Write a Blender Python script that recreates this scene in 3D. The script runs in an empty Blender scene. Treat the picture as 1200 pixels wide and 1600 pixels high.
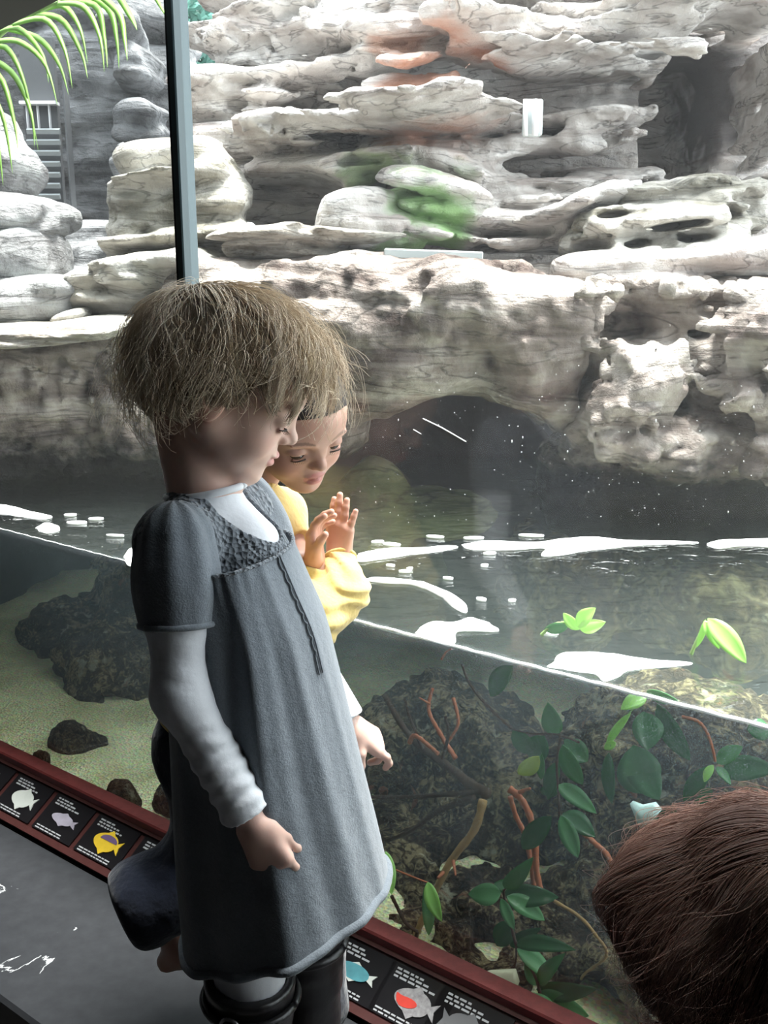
import bpy, math, random
import numpy as np
from mathutils import Vector, Matrix
rnd = random.Random(7)
rng = np.random.default_rng(11)
SC = bpy.context.scene
COL = SC.collection
PI = math.pi
R = math.radians

# ------------------------------------------------------------------ camera
CAMZ = 1.11; PITCH = R(13.5); FOC = 1556.0
cd = bpy.data.cameras.new('camera'); cam = bpy.data.objects.new('camera', cd); COL.objects.link(cam)
cd.sensor_fit = 'VERTICAL'; cd.sensor_height = 36.0; cd.lens = 36.0*FOC/1600.0
cd.clip_start = 0.02; cd.clip_end = 200
cam.location = (0, 0, CAMZ); cam.rotation_euler = (PI/2-PITCH, 0, 0)
SC.camera = cam
# ------------------------------------------------------------------ light
SC.view_settings.view_transform = 'Standard'; SC.view_settings.look = 'None'
SC.view_settings.gamma = 1.0; SC.view_settings.use_curve_mapping = False
SC.view_settings.exposure = 0.18
SKY_STRENGTH = 5.0; SUN_STRENGTH = 20.0
W = bpy.data.worlds.new('sky'); SC.world = W; W.use_nodes = True
bg = W.node_tree.nodes['Background']; bg.inputs['Color'].default_value = (0.90, 0.96, 1.0, 1); bg.inputs['Strength'].default_value = SKY_STRENGTH
sd = bpy.data.lights.new('sun', 'SUN'); so = bpy.data.objects.new('sun', sd); COL.objects.link(so)
sd.energy = SUN_STRENGTH; sd.angle = R(22); sd.color = (1.0, 0.98, 0.94)
so.rotation_euler = Vector((0.22, 0.10, 1.2)).normalized().to_track_quat('Z', 'Y').to_euler()
so.location = (1.5, 4, 6)

# ------------------------------------------------------------------ geometry of the picture
CP, SP = math.cos(PITCH), math.sin(PITCH)
def ray(px, py):
    u = (px-600)/FOC; v = (800-py)/FOC
    return Vector((u, CP+v*SP, -SP+v*CP))
def at(px, py, Y):                       # the place seen at that direction, Y metres ahead
    d = ray(px, py); t = Y/d.y
    return Vector((d.x*t, Y, CAMZ+d.z*t))
def atz(px, py, z):
    d = ray(px, py); t = (z-CAMZ)/d.z
    return Vector((d.x*t, d.y*t, z))
GN = Vector((0.599, 0.801, 0)).normalized(); GD = Vector((-0.801, 0.599, 0)).normalized(); GP = Vector((0, 1.43, 0))
def atg(px, py, off=0.0):                # the place on the plane 'off' metres behind the glass
    d = ray(px, py); o = Vector((0, 0, CAMZ))
    t = ((GP-o).dot(GN)+off)/d.dot(GN)
    return o+d*t
def gl(s, off=0.0, z=0.0):               # glass coordinates: s along it (to the left), off into the tank
    p = GP+GD*s+GN*off; return Vector((p.x, p.y, z))
def mpp(p):                              # metres per pixel at p
    return ((p.y*CP)-(p.z-CAMZ)*SP)/FOC
WATER = 0.580

# ------------------------------------------------------------------ noise (vectorised)
def _hash(ix, iy, iz, s):
    h = (ix.astype(np.int64)*374761393+iy.astype(np.int64)*668265263+iz.astype(np.int64)*2147483647+s*974711) & 0xffffffff
    h = ((h ^ (h >> 13))*1274126177) & 0xffffffff
    h = ((h ^ (h >> 16))*2246822519) & 0xffffffff
    h = h ^ (h >> 15)
    return (h & 0xffffff).astype(np.float32)/np.float32(0x7fffff)-1.0
def noise3(P, s=0):
    F = np.floor(P); f = (P-F).astype(np.float32); F = F.astype(np.int64)
    w = f*f*f*(f*(f*6-15)+10)
    x, y, z = F[:, 0], F[:, 1], F[:, 2]
    wx, wy, wz = w[:, 0], w[:, 1], w[:, 2]
    def g(a, b, c): return _hash(x+a, y+b, z+c, s)
    x00 = g(0,0,0)*(1-wx)+g(1,0,0)*wx; x10 = g(0,1,0)*(1-wx)+g(1,1,0)*wx
    x01 = g(0,0,1)*(1-wx)+g(1,0,1)*wx; x11 = g(0,1,1)*(1-wx)+g(1,1,1)*wx
    return (x00*(1-wy)+x10*wy)*(1-wz)+(x01*(1-wy)+x11*wy)*wz
def fbm(P, s=0, o=4, g=0.5):
    v = 0; a = 1.0; q = P
    for i in range(o):
        v = v+a*noise3(q, s+i*17); a *= g; q = q*2.03+3.7
    return v

# ------------------------------------------------------------------ signed distance shapes
def V3(a): return np.array(a, dtype=np.float64)
def smin(a, b, k):
    h = np.clip(0.5+0.5*(b-a)/k, 0, 1); return b*(1-h)+a*h-k*h*(1-h)
def smax(a, b, k): return -smin(-a, -b, k)
def ell(P, c, r, M=None):
    q = P-V3(c)
    if M is not None: q = q@M            # columns of M are the local axes
    r = V3(r); k0 = np.sqrt(((q/r)**2).sum(1)); k1 = np.sqrt(((q/(r*r))**2).sum(1))+1e-9
    return k0*(k0-1.0)/k1
def sbox(P, c, r, M=None, p=3.5):        # a rounded block
    q = P-V3(c)
    if M is not None: q = q@M
    r = V3(r); k = (np.abs(q/r)**p).sum(1)**(1/p)
    return (k-1.0)*r.min()*np.where(k > 1, 1.4, 1.0)
def cone(P, a, b, ra, rb):
    a = V3(a); b = V3(b); ab = b-a; L = (ab**2).sum()
    t = np.clip(((P-a)@ab)/L, 0, 1)
    return np.sqrt(((P-a-t[:, None]*ab)**2).sum(1))-(ra+(rb-ra)*t)
def rotm(yaw=0, pitch=0, roll=0):        # columns: forward, left, up
    f = Matrix.Rotation(yaw, 3, 'Z')@Matrix.Rotation(pitch, 3, 'Y')@Matrix.Rotation(roll, 3, 'X')
    return np.array(f)

def sdf_grid(f, lo, hi, h, slack=1.6, B=8):
    lo = V3(lo); hi = V3(hi)
    n = np.ceil((hi-lo)/(h*B)).astype(int)+1
    I = np.stack(np.meshgrid(*[np.arange(k) for k in n], indexing='ij'), -1).reshape(-1, 3)
    c = lo+(I+0.5)*h*B
    d = np.concatenate([f(c[i:i+200000]) for i in range(0, len(c), 200000)])
    I = I[np.abs(d) < h*B*0.87*slack]
    off = np.stack(np.meshgrid(*[np.arange(B+1)]*3, indexing='ij'), -1).reshape(-1, 3)
    N = n*B+2
    keys = []; verts = []; c0 = []; ex = [[], [], []]
    for s in range(0, len(I), 400):
        J = I[s:s+400]; g = (J[:, None, :]*B+off[None]).reshape(-1, 3)
        V = f(lo+g*h).reshape(-1, B+1, B+1, B+1).astype(np.float32)
        if not len(V): continue
        cs = [V[:, a:a+B, b:b+B, c_:c_+B] for a in (0, 1) for b in (0, 1) for c_ in (0, 1)]
        S = np.stack(cs, -1); act = (S.min(-1) < 0) & (S.max(-1) >= 0)
        bi, x, y, z = np.nonzero(act); s8 = S[bi, x, y, z]
        gi = J[bi]*B+np.stack([x, y, z], 1)
        corner = np.array([(a, b, c_) for a in (0, 1) for b in (0, 1) for c_ in (0, 1)], float)
        acc = np.zeros((len(s8), 3)); cnt = np.zeros(len(s8))
        for i in range(8):
            for j in range(i+1, 8):
                if np.abs(corner[i]-corner[j]).sum() != 1: continue
                a, b = s8[:, i], s8[:, j]; m = (a < 0) != (b < 0)
                t = np.where(m, a/(a-b+1e-12), 0)[:, None]
                acc += np.where(m[:, None], corner[i]+(corner[j]-corner[i])*t, 0); cnt += m
        verts.append(lo+(gi+acc/np.maximum(cnt, 1)[:, None])*h)
        keys.append((gi[:, 0]*N[1]+gi[:, 1])*N[2]+gi[:, 2])
        c0.append(s8[:, [0, 4, 2, 1]]); ex[0].append(gi)
    if not keys: return np.zeros((0, 3)), np.zeros((0, 4), int)
    keys = np.concatenate(keys); verts = np.concatenate(verts); c0 = np.concatenate(c0); gi = np.concatenate(ex[0])
    keys, u = np.unique(keys, return_index=True); verts = verts[u]; c0 = c0[u]; gi = gi[u]
    st = [N[1]*N[2], N[2], 1]; faces = []
    for ax in range(3):
        b, c_ = (ax+1) % 3, (ax+2) % 3
        m = ((c0[:, 0] < 0) != (c0[:, 1+ax] < 0))
        k = keys[m]; flip = c0[m, 0] >= 0
        q = np.stack([k-st[b]-st[c_], k-st[c_], k, k-st[b]], 1)
        pos = np.searchsorted(keys, q); pos = np.clip(pos, 0, len(keys)-1)
        ok = (keys[pos] == q).all(1); pos = pos[ok]; fl = flip[ok]
        pos[fl] = pos[fl][:, ::-1]; faces.append(pos)
    return verts, np.concatenate(faces)

# ------------------------------------------------------------------ mesh objects
def mesh_obj(name, verts, faces, mats, parent=None, smooth=True, mi=None, col=None, uv=None):
    verts = np.asarray(verts, dtype=np.float32)
    me = bpy.data.meshes.new(name)
    if isinstance(faces, np.ndarray) and faces.ndim == 2:
        n, k = faces.shape
        me.vertices.add(len(verts)); me.vertices.foreach_set('co', verts.ravel())
        me.loops.add(n*k); me.loops.foreach_set('vertex_index', faces.astype(np.int32).ravel())
        me.polygons.add(n); me.polygons.foreach_set('loop_start', np.arange(0, n*k, k, dtype=np.int32))
        me.update(calc_edges=True); me.validate()
    else:
        me.from_pydata([tuple(map(float, v)) for v in verts], [], [tuple(int(i) for i in f) for f in faces]); me.update()
    if smooth: me.polygons.foreach_set('use_smooth', np.ones(len(me.polygons), dtype=bool))
    if mi is not None: me.polygons.foreach_set('material_index', np.asarray(mi, dtype=np.int32))
    if col is not None:
        ca = me.color_attributes.new('Col', 'FLOAT_COLOR', 'POINT')
        c = np.ones((len(verts), 4), dtype=np.float32); c[:, :3] = col; ca.data.foreach_set('color', c.ravel())
    for m in (mats if isinstance(mats, (list, tuple)) else [mats]): me.materials.append(m)
    o = bpy.data.objects.new(name, me); COL.objects.link(o)
    if parent is not None:
        o.parent = parent; o.matrix_parent_inverse = Matrix.LocRotScale(parent.location, parent.rotation_euler, None).inverted()
    return o
class MB:                                # collects shapes into one mesh
    def __init__(s): s.v = []; s.f = []; s.n = 0
    def add(s, v, f):
        v = np.asarray(v, float); s.v.append(v)
        for q in f: s.f.append(tuple(int(i)+s.n for i in q))
        s.n += len(v)
    def box(s, c, size, M=None, bev=0.0):
        hx, hy, hz = [k/2 for k in size]; M = Matrix.Identity(3) if M is None else M
        b = min(bev, hx*.9, hy*.9, hz*.9)
        if b <= 0:
            v = [Vector(c)+M@Vector((x*hx, y*hy, z*hz)) for x in (-1, 1) for y in (-1, 1) for z in (-1, 1)]
            s.add(v, [(0,1,3,2),(4,6,7,5),(0,4,5,1),(2,3,7,6),(0,2,6,4),(1,5,7,3)]); return
        v = []; idx = {}
        for x in (-1, 1):
            for y in (-1, 1):
                for z in (-1, 1):
                    for a in range(3):
                        p = [x*(hx-b), y*(hy-b), z*(hz-b)]; p[a] = (x*hx, y*hy, z*hz)[a]
                        idx[(x, y, z, a)] = len(v); v.append(Vector(c)+M@Vector(p))
        f = []
        for a in range(3):
            o = [k for k in range(3) if k != a]
            for sg in (-1, 1):
                q = []
                for (i, j) in ((-1,-1),(1,-1),(1,1),(-1,1)):
                    t = [0, 0, 0]; t[a] = sg; t[o[0]] = i; t[o[1]] = j; q.append(idx[(*t, a)])
                f.append(q)
            for i in (-1, 1):
                for j in (-1, 1):
                    t1 = [0,0,0]; t1[o[0]] = i; t1[o[1]] = j
                    t1[a] = -1; t2 = list(t1); t2[a] = 1
                    f.append([idx[(*t1, o[0])], idx[(*t2, o[0])], idx[(*t2, o[1])], idx[(*t1, o[1])]])
        for x in (-1, 1):
            for y in (-1, 1):
                for z in (-1, 1): f.append([idx[(x,y,z,0)], idx[(x,y,z,1)], idx[(x,y,z,2)]])
        s.add(v, f)
    def tube(s, pts, rad, n=8, cap=True):
        pts = [Vector(p) for p in pts]; m = len(pts); rad = [rad]*m if not hasattr(rad, '__len__') else rad
        up = None; v = []
        for i, p in enumerate(pts):
            t = (pts[min(i+1, m-1)]-pts[max(i-1, 0)]).normalized()
            if up is None: up = t.orthogonal().normalized()
            up = (up-t*up.dot(t)).normalized(); w = t.cross(up)
            for k in range(n):
                a = 2*PI*k/n; v.append(p+(up*math.cos(a)+w*math.sin(a))*rad[i])
        f = [(i*n+k, i*n+(k+1) % n, (i+1)*n+(k+1) % n, (i+1)*n+k) for i in range(m-1) for k in range(n)]
        if cap: f += [tuple(range(n-1, -1, -1)), tuple(range((m-1)*n, m*n))]
        s.add(v, f)
    def build(s, name, mat, parent=None, smooth=True):
        o = mesh_obj(name, np.concatenate(s.v), s.f, mat, parent, smooth)
        import bmesh
        bm = bmesh.new(); bm.from_mesh(o.data); bmesh.ops.recalc_face_normals(bm, faces=bm.faces); bm.to_mesh(o.data); bm.free()
        return o
def spline(pts, n):                      # Catmull-Rom through the points
    pts = [Vector(p) for p in pts]
    if len(pts) < 3: return [pts[0].lerp(pts[-1], i/(n-1)) for i in range(n)]
    out = []; m = len(pts)-1
    for i in range(n):
        u = i/(n-1)*m; k = min(int(u), m-1); t = u-k
        p0 = pts[max(k-1, 0)]; p1 = pts[k]; p2 = pts[k+1]; p3 = pts[min(k+2, m)]
        out.append(0.5*((2*p1)+(p2-p0)*t+(2*p0-5*p1+4*p2-p3)*t*t+(3*p1-p0-3*p2+p3)*t**3))
    return out
def tag(o, label=None, cat=None, group=None, kind=None):
    if label: o['label'] = label
    if cat: o['category'] = cat
    if group: o['group'] = group
    if kind: o['kind'] = kind
    return o
def empty(name, loc, label, cat, group=None):
    o = bpy.data.objects.new(name, None); COL.objects.link(o); o.location = loc; o.empty_display_size = .05
    return tag(o, label, cat, group)

# ------------------------------------------------------------------ materials
def newmat(name):
    m = bpy.data.materials.new(name); m.use_nodes = True
    nt = m.node_tree; b = nt.nodes['Principled BSDF']; return m, nt, b
def nd(nt, t, **kw):
    n = nt.nodes.new(t)
    for k, v in kw.items():
        if k in n.inputs: n.inputs[k].default_value = v
        else: setattr(n, k, v)
    return n
def mixc(nt, fac, a, b, blend='MIX'):
    n = nt.nodes.new('ShaderNodeMix'); n.data_type = 'RGBA'; n.blend_type = blend
    for s, v in ((0, fac), (6, a), (7, b)):
        if isinstance(v, bpy.types.NodeSocket): nt.links.new(v, n.inputs[s])
        elif s == 0: n.inputs[0].default_value = v
        else: n.inputs[s].default_value = (*v, 1) if len(v) == 3 else v
    return n.outputs[2]
def ramp(nt, src, stops):
    n = nt.nodes.new('ShaderNodeValToRGB'); nt.links.new(src, n.inputs[0])
    e = n.color_ramp.elements
    while len(e) < len(stops): e.new(0.5)
    for i, (p, c) in enumerate(stops):
        e[i].position = p; e[i].color = (*c, 1) if hasattr(c, '__len__') else (c, c, c, 1)
    return n.outputs[0]
def math_(nt, op, a, b=0.0, clamp=False):
    n = nt.nodes.new('ShaderNodeMath'); n.operation = op; n.use_clamp = clamp
    for i, v in enumerate((a, b)):
        if isinstance(v, bpy.types.NodeSocket): nt.links.new(v, n.inputs[i])
        else: n.inputs[i].default_value = v
    return n.outputs[0]
def texnoise(nt, scale, detail=6, rough=.55, vec=None, dist=0.0, stretch=None):
    n = nd(nt, 'ShaderNodeTexNoise', Scale=scale, Detail=detail, Roughness=rough, Distortion=dist)
    if vec is None:
        vec = nd(nt, 'ShaderNodeNewGeometry').outputs['Position'] if False else nd(nt, 'ShaderNodeTexCoord').outputs['Object']
    if stretch:
        mp = nd(nt, 'ShaderNodeMapping'); mp.inputs['Scale'].default_value = stretch; nt.links.new(vec, mp.inputs[0]); vec = mp.outputs[0]
    nt.links.new(vec, n.inputs['Vector']); return n.outputs[0]
def bump(nt, b, h, strength=.5, dist=.01, prev=None):
    n = nd(nt, 'ShaderNodeBump', Strength=strength, Distance=dist); nt.links.new(h, n.inputs['Height'])
    if prev is not None: nt.links.new(prev, n.inputs['Normal'])
    nt.links.new(n.outputs[0], b.inputs['Normal']); return n.outputs[0]
def plain(name, c, rough=.6, metal=0.0, spec=.5, nscale=0, nb=0.0, var=0.0):
    m, nt, b = newmat(name); b.inputs['Roughness'].default_value = rough; b.inputs['Metallic'].default_value = metal
    b.inputs['Specular IOR Level'].default_value = spec
    b.inputs['Base Color'].default_value = (*c, 1)
    if nscale:
        n = texnoise(nt, nscale)
        if var: nt.links.new(mixc(nt, n, tuple(k*(1-var) for k in c), tuple(min(1, k*(1+var)) for k in c)), b.inputs['Base Color'])
        if nb: bump(nt, b, n, nb, .005)
    return m
def rock_mat(name, lo, mid, hi, strata=9.0, wet=None, stains_and_shade=(), rough=.9, bs=1.0, bd=.035, sc=1.0, iso=False):
    m, nt, b = newmat(name); b.inputs['Roughness'].default_value = rough; b.inputs['Specular IOR Level'].default_value = .25
    n1 = texnoise(nt, 5*sc, 8, .62, dist=.6); n2 = texnoise(nt, 22*sc, 8, .65); n3 = texnoise(nt, strata*sc, 7, .6, dist=1.2, stretch=(1, 1, 1) if iso else (.22, .22, 1.5))
    mx = math_(nt, 'ADD', math_(nt, 'MULTIPLY', n1, .5), math_(nt, 'MULTIPLY', n3, .5))
    c = ramp(nt, mx, [(.40, lo), (.5, mid), (.59, hi)])
    nc = texnoise(nt, strata*.8*sc, 5, .55, dist=.8 if iso else 2.0, stretch=(.6, .6, .6) if iso else (.3, .3, 1.3)); c = mixc(nt, .7, c, ramp(nt, math_(nt, 'ABSOLUTE', math_(nt, 'SUBTRACT', nc, .5)), [(0.0, .22), (.022, 1.0)]), 'MULTIPLY')
    c = mixc(nt, .35, c, ramp(nt, n2, [(.3, (.25, .25, .25)), (.55, (1, 1, 1))]), 'MULTIPLY')
    co = nd(nt, 'ShaderNodeTexCoord').outputs['Object']
    if iso:                               # crusts of pale coral and rusty sponge
        c = mixc(nt, ramp(nt, texnoise(nt, 16, 6, .65), [(.60, 0.0), (.66, .8)]), c, (.50, .46, .33)); c = mixc(nt, ramp(nt, texnoise(nt, 11, 6, .7, dist=1.0), [(.62, 0.0), (.68, .7)]), c, (.30, .10, .05))
    for (p, r, sc_, amt) in stains_and_shade:       # coloured stains of the stone, plus shade painted dark in the recess
        d = nd(nt, 'ShaderNodeVectorMath', operation='DISTANCE'); nt.links.new(co, d.inputs[0]); d.inputs[1].default_value = p
        k = math_(nt, 'SUBTRACT', 1.0, math_(nt, 'DIVIDE', d.outputs['Value'], r)); k = math_(nt, 'ADD', k, math_(nt, 'MULTIPLY', math_(nt, 'SUBTRACT', n1, .5), 2.2))
        k = math_(nt, 'MULTIPLY', k, 2.0*amt, True); k = math_(nt, 'MINIMUM', k, amt); c = mixc(nt, k, c, sc_)
    if wet is not None:                   # dark algae skin up to the splash line
        sx = nd(nt, 'ShaderNodeSeparateXYZ'); nt.links.new(co, sx.inputs[0])
        z = math_(nt, 'ADD', sx.outputs[2], math_(nt, 'MULTIPLY', math_(nt, 'SUBTRACT', n2, .5), .16))
        k = nd(nt, 'ShaderNodeMapRange'); k.inputs[1].default_value = wet[0]; k.inputs[2].default_value = wet[1]; k.inputs[3].default_value = 1; k.inputs[4].default_value = 0
        nt.links.new(z, k.inputs[0]); c = mixc(nt, k.outputs[0], c, (.018, .017, .016))
    nt.links.new(c, b.inputs['Base Color'])
    h = math_(nt, 'ADD', math_(nt, 'MULTIPLY', n3, 1.0), math_(nt, 'MULTIPLY', n2, .7)); bump(nt, b, h, bs, bd)
    return m
def leaf_mat(name, c, c2, trans=.35, rough=.3):
    m, nt, b = newmat(name); n = texnoise(nt, 60, 4); nt.links.new(mixc(nt, n, c, c2), b.inputs['Base Color'])
    b.inputs['Roughness'].default_value = rough
    tr = nd(nt, 'ShaderNodeBsdfTranslucent'); tr.inputs[0].default_value = (*c2, 1)
    mx = nd(nt, 'ShaderNodeMixShader'); mx.inputs[0].default_value = trans
    nt.links.new(b.outputs[0], mx.inputs[1]); nt.links.new(tr.outputs[0], mx.inputs[2]); nt.links.new(mx.outputs[0], nt.nodes['Material Output'].inputs[0]); return m
def vcol_mat(name, rough=.5, sss=.0, bump_s=None):
    m, nt, b = newmat(name); a = nd(nt, 'ShaderNodeVertexColor', layer_name='Col')
    n = texnoise(nt, 90, 4); nt.links.new(mixc(nt, .12, a.outputs[0], n, 'MULTIPLY'), b.inputs['Base Color'])
    b.inputs['Roughness'].default_value = rough
    if sss:
        b.inputs['Subsurface Weight'].default_value = sss; b.inputs['Subsurface Radius'].default_value = (1, .35, .2); b.inputs['Subsurface Scale'].default_value = .006
    if bump_s: bump(nt, b, texnoise(nt, bump_s, 4), .15, .001)
    return m
def knit_mat(name, c1, c2, scale=420, bs=.35, fold=0.0, sheen=.3, coarse=False):
    m, nt, b = newmat(name); b.inputs['Roughness'].default_value = .95; b.inputs['Specular IOR Level'].default_value = .1
    b.inputs['Sheen Weight'].default_value = sheen
    n = texnoise(nt, scale, 3, .7); n2 = texnoise(nt, 14, 4)
    c = mixc(nt, n, c1, c2); nt.links.new(c, b.inputs['Base Color'])
    pr = bump(nt, b, n, bs, .0015)
    if coarse:
        v = nd(nt, 'ShaderNodeTexVoronoi', Scale=170.0); nt.links.new(nd(nt, 'ShaderNodeTexCoord').outputs['Object'], v.inputs['Vector'])
        pr = bump(nt, b, v.outputs['Distance'], .9, .005, pr)
    if fold: bump(nt, b, n2, fold, .02, pr)
    return m
# ================================================================== materials of the place
M = {}
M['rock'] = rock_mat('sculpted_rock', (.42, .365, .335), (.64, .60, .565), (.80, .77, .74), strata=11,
    stains_and_shade=[((*at(1110, 150, 3.5),), .34, (.10, .085, .08), .9), ((*at(660, 140, 2.95),), .22, (.50, .24, .15), .75), ((*at(760, 130, 3.0),), .09, (.45, .20, .13), .8), ((*at(625, 70, 3.1),), .1, (.5, .27, .18), .6),  # dark first patch paints the recess shade; the rust ones are real stains
            ((*at(650, 345, 2.75),), .17, (.30, .50, .20), .75), ((*at(585, 300, 2.9),), .12, (.45, .60, .33), .7), ((*at(665, 370, 2.7),), .12, (.30, .5, .20), .75)])
M['rock_low'] = rock_mat('shore_rock', (.09, .065, .055), (.29, .245, .215), (.54, .49, .44), strata=7, wet=(.66, .76), bs=1.0, bd=.04)
M['rock_moss'] = rock_mat('mossy_rock', (.25, .235, .19), (.49, .465, .41), (.62, .60, .55), strata=12)
M['rock_dim'] = rock_mat('shaded_wall_rock', (.10, .105, .11), (.20, .205, .21), (.30, .31, .32), strata=10)  # the building's shade is put into this dim grey-blue
M['rock_wet'] = rock_mat('reef_rock', (.025, .015, .010), (.10, .065, .042), (.46, .36, .20), strata=30, sc=2.0, bs=1.0, bd=.02, iso=True)
M['rock_shoal'] = rock_mat('shoal_rock', (.05, .03, .02), (.20, .14, .08), (.48, .40, .22), strata=18, sc=1.4, bs=1.0, bd=.02, iso=True)
M['rock_small'] = rock_mat('loose_stone', (.03, .02, .012), (.13, .085, .05), (.30, .22, .12), strata=40, sc=2.5, iso=True)
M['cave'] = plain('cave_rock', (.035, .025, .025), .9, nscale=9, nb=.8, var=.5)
M['mound'] = rock_mat('algae_slope', (.13, .15, .07), (.26, .28, .15), (.40, .40, .27), strata=5, bs=.4, wet=None)
M['driftwood'] = rock_mat('pale_driftwood', (.30, .26, .21), (.55, .51, .45), (.68, .65, .58), strata=40)
m, nt, b = newmat('gravel_sand'); v = nd(nt, 'ShaderNodeTexVoronoi', Scale=170.0); nt.links.new(nd(nt, 'ShaderNodeTexCoord').outputs['Object'], v.inputs['Vector'])
nt.links.new(mixc(nt, .32, ramp(nt, texnoise(nt, 6, 5), [(.3, (.62, .60, .32)), (.7, (.95, .93, .58))]), v.outputs['Color'], 'MULTIPLY'), b.inputs['Base Color'])
b.inputs['Roughness'].default_value = .95; bump(nt, b, v.outputs['Distance'], .9, .006); M['sand'] = m
M['black'] = plain('dark_paint', (.012, .012, .013), .7)
M['room'] = plain('dark_room_wall', (.075, .07, .068), .9)
m, nt, b = newmat('polished_slate')
w = nd(nt, 'ShaderNodeTexNoise', Scale=3.0, Detail=8.0, Roughness=.6, Distortion=.8); nt.links.new(nd(nt, 'ShaderNodeTexCoord').outputs['Object'], w.inputs['Vector'])
k = math_(nt, 'ABSOLUTE', math_(nt, 'SUBTRACT', w.outputs[0], .53)); vein = ramp(nt, k, [(0.0, 1.0), (.006, 0.0)])
n = texnoise(nt, 40, 8); c = mixc(nt, n, (.018, .019, .022), (.045, .047, .052))
c = mixc(nt, math_(nt, 'MULTIPLY', vein, math_(nt, 'GREATER_THAN', texnoise(nt, 4.5, 2), .60)), c, (.75, .77, .78)); nt.links.new(c, b.inputs['Base Color'])
b.inputs['Roughness'].default_value = .5; b.inputs['Specular IOR Level'].default_value = .22; bump(nt, b, n, .15, .002); M['slate'] = m
m, nt, b = newmat('red_stained_wood'); n = texnoise(nt, 60, 8, .7, stretch=(1, 1, 3)); nt.links.new(mixc(nt, n, (.10, .010, .012), (.30, .055, .05)), b.inputs['Base Color'])
b.inputs['Roughness'].default_value = .5; bump(nt, b, n, .2, .002); M['redwood'] = m
M['panelwood'] = plain('dark_red_frame', (.075, .022, .02), .45, nscale=40, nb=.2, var=.3)
M['card'] = plain('sign_card', (.012, .011, .013), .3)
M['ink'] = plain('sign_print', (.50, .50, .52), .6)
M['mullion'] = plain('grey_green_paint', (.055, .085, .095), .4, nscale=30, nb=.05)
M['gasket'] = plain('gasket', (.008, .01, .012), .6)
M['white_metal'] = plain('white_metal', (.75, .76, .78), .35)
M['pale_metal'] = plain('pale_grey_sheet', (.42, .47, .47), .5)
M['gate'] = plain('gate_metal', (.07, .075, .08), .6); M['slat'] = plain('louvre_slat', (.30, .33, .34), .5)

def glass_like(name, tint, refl, bumpn=None, film=None):
    m, nt, b = newmat(name); nt.nodes.remove(b); out = nt.nodes['Material Output']
    tr = nd(nt, 'ShaderNodeBsdfTransparent'); tr.inputs[0].default_value = (*tint, 1)
    gs = nd(nt, 'ShaderNodeBsdfGlossy'); gs.inputs['Roughness'].default_value = .02
    fr = nd(nt, 'ShaderNodeLayerWeight', Blend=.5)
    if bumpn:
        n = texnoise(nt, bumpn[0], 4, .5, dist=.4, stretch=(1, 1.6, 1)); bp = nd(nt, 'ShaderNodeBump', Strength=bumpn[1], Distance=.01); nt.links.new(n, bp.inputs['Height'])
        nt.links.new(bp.outputs[0], gs.inputs['Normal']); nt.links.new(bp.outputs[0], fr.inputs['Normal'])
    mx = nd(nt, 'ShaderNodeMixShader'); nt.links.new(math_(nt, 'ADD', math_(nt, 'MULTIPLY', math_(nt, 'POWER', fr.outputs['Facing'], 5.0), 1-refl), refl), mx.inputs[0]); nt.links.new(tr.outputs[0], mx.inputs[1]); nt.links.new(gs.outputs[0], mx.inputs[2])
    last = mx.outputs[0]
    if film:
        df = nd(nt, 'ShaderNodeBsdfTranslucent'); df.inputs[0].default_value = (*film[0], 1)
        d2 = nd(nt, 'ShaderNodeBsdfDiffuse'); d2.inputs[0].default_value = (*film[0], 1)
        m1 = nd(nt, 'ShaderNodeMixShader'); m1.inputs[0].default_value = .2; nt.links.new(df.outputs[0], m1.inputs[1]); nt.links.new(d2.outputs[0], m1.inputs[2])
        m2 = nd(nt, 'ShaderNodeMixShader'); m2.inputs[0].default_value = film[1]; nt.links.new(last, m2.inputs[1]); nt.links.new(m1.outputs[0], m2.inputs[2]); last = m2.outputs[0]
        if len(film) > 2:                 # fine bubbles clinging to the pane
            sp = texnoise(nt, 900, 2, .6); k = math_(nt, 'MULTIPLY', ramp(nt, sp, [(.52, 0.0), (.68, 1.0)]), film[2])
            sx = nd(nt, 'ShaderNodeSeparateXYZ'); nt.links.new(nd(nt, 'ShaderNodeTexCoord').outputs['Object'], sx.inputs[0])
            mr = nd(nt, 'ShaderNodeMapRange'); mr.inputs[1].default_value = .15; mr.inputs[2].default_value = .56; nt.links.new(sx.outputs[2], mr.inputs[0])
            k = math_(nt, 'ADD', math_(nt, 'MULTIPLY', k, math_(nt, 'ADD', mr.outputs[0], .12)), film[1]*.4)
            nt.links.new(k, m2.inputs[0])
    nt.links.new(last, out.inputs[0]); return m, nt
M['glass'], _ = glass_like('window_glass', (.96, .985, .98), .045, film=((.9, .95, 1), .015))
M['tankglass'], _ = glass_like('tank_glass', (.95, .985, .98), .06, film=((.75, .86, .95), .02, .30))
M['watertop'], wnt = glass_like('water_surface', (.88, .95, .90), .03, bumpn=(14.0, .6))
m, nt, b = newmat('water_body'); nt.nodes.remove(b); tr = nd(nt, 'ShaderNodeBsdfTransparent'); nt.links.new(tr.outputs[0], nt.nodes['Material Output'].inputs[0])
M['waterside'] = m
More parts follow.
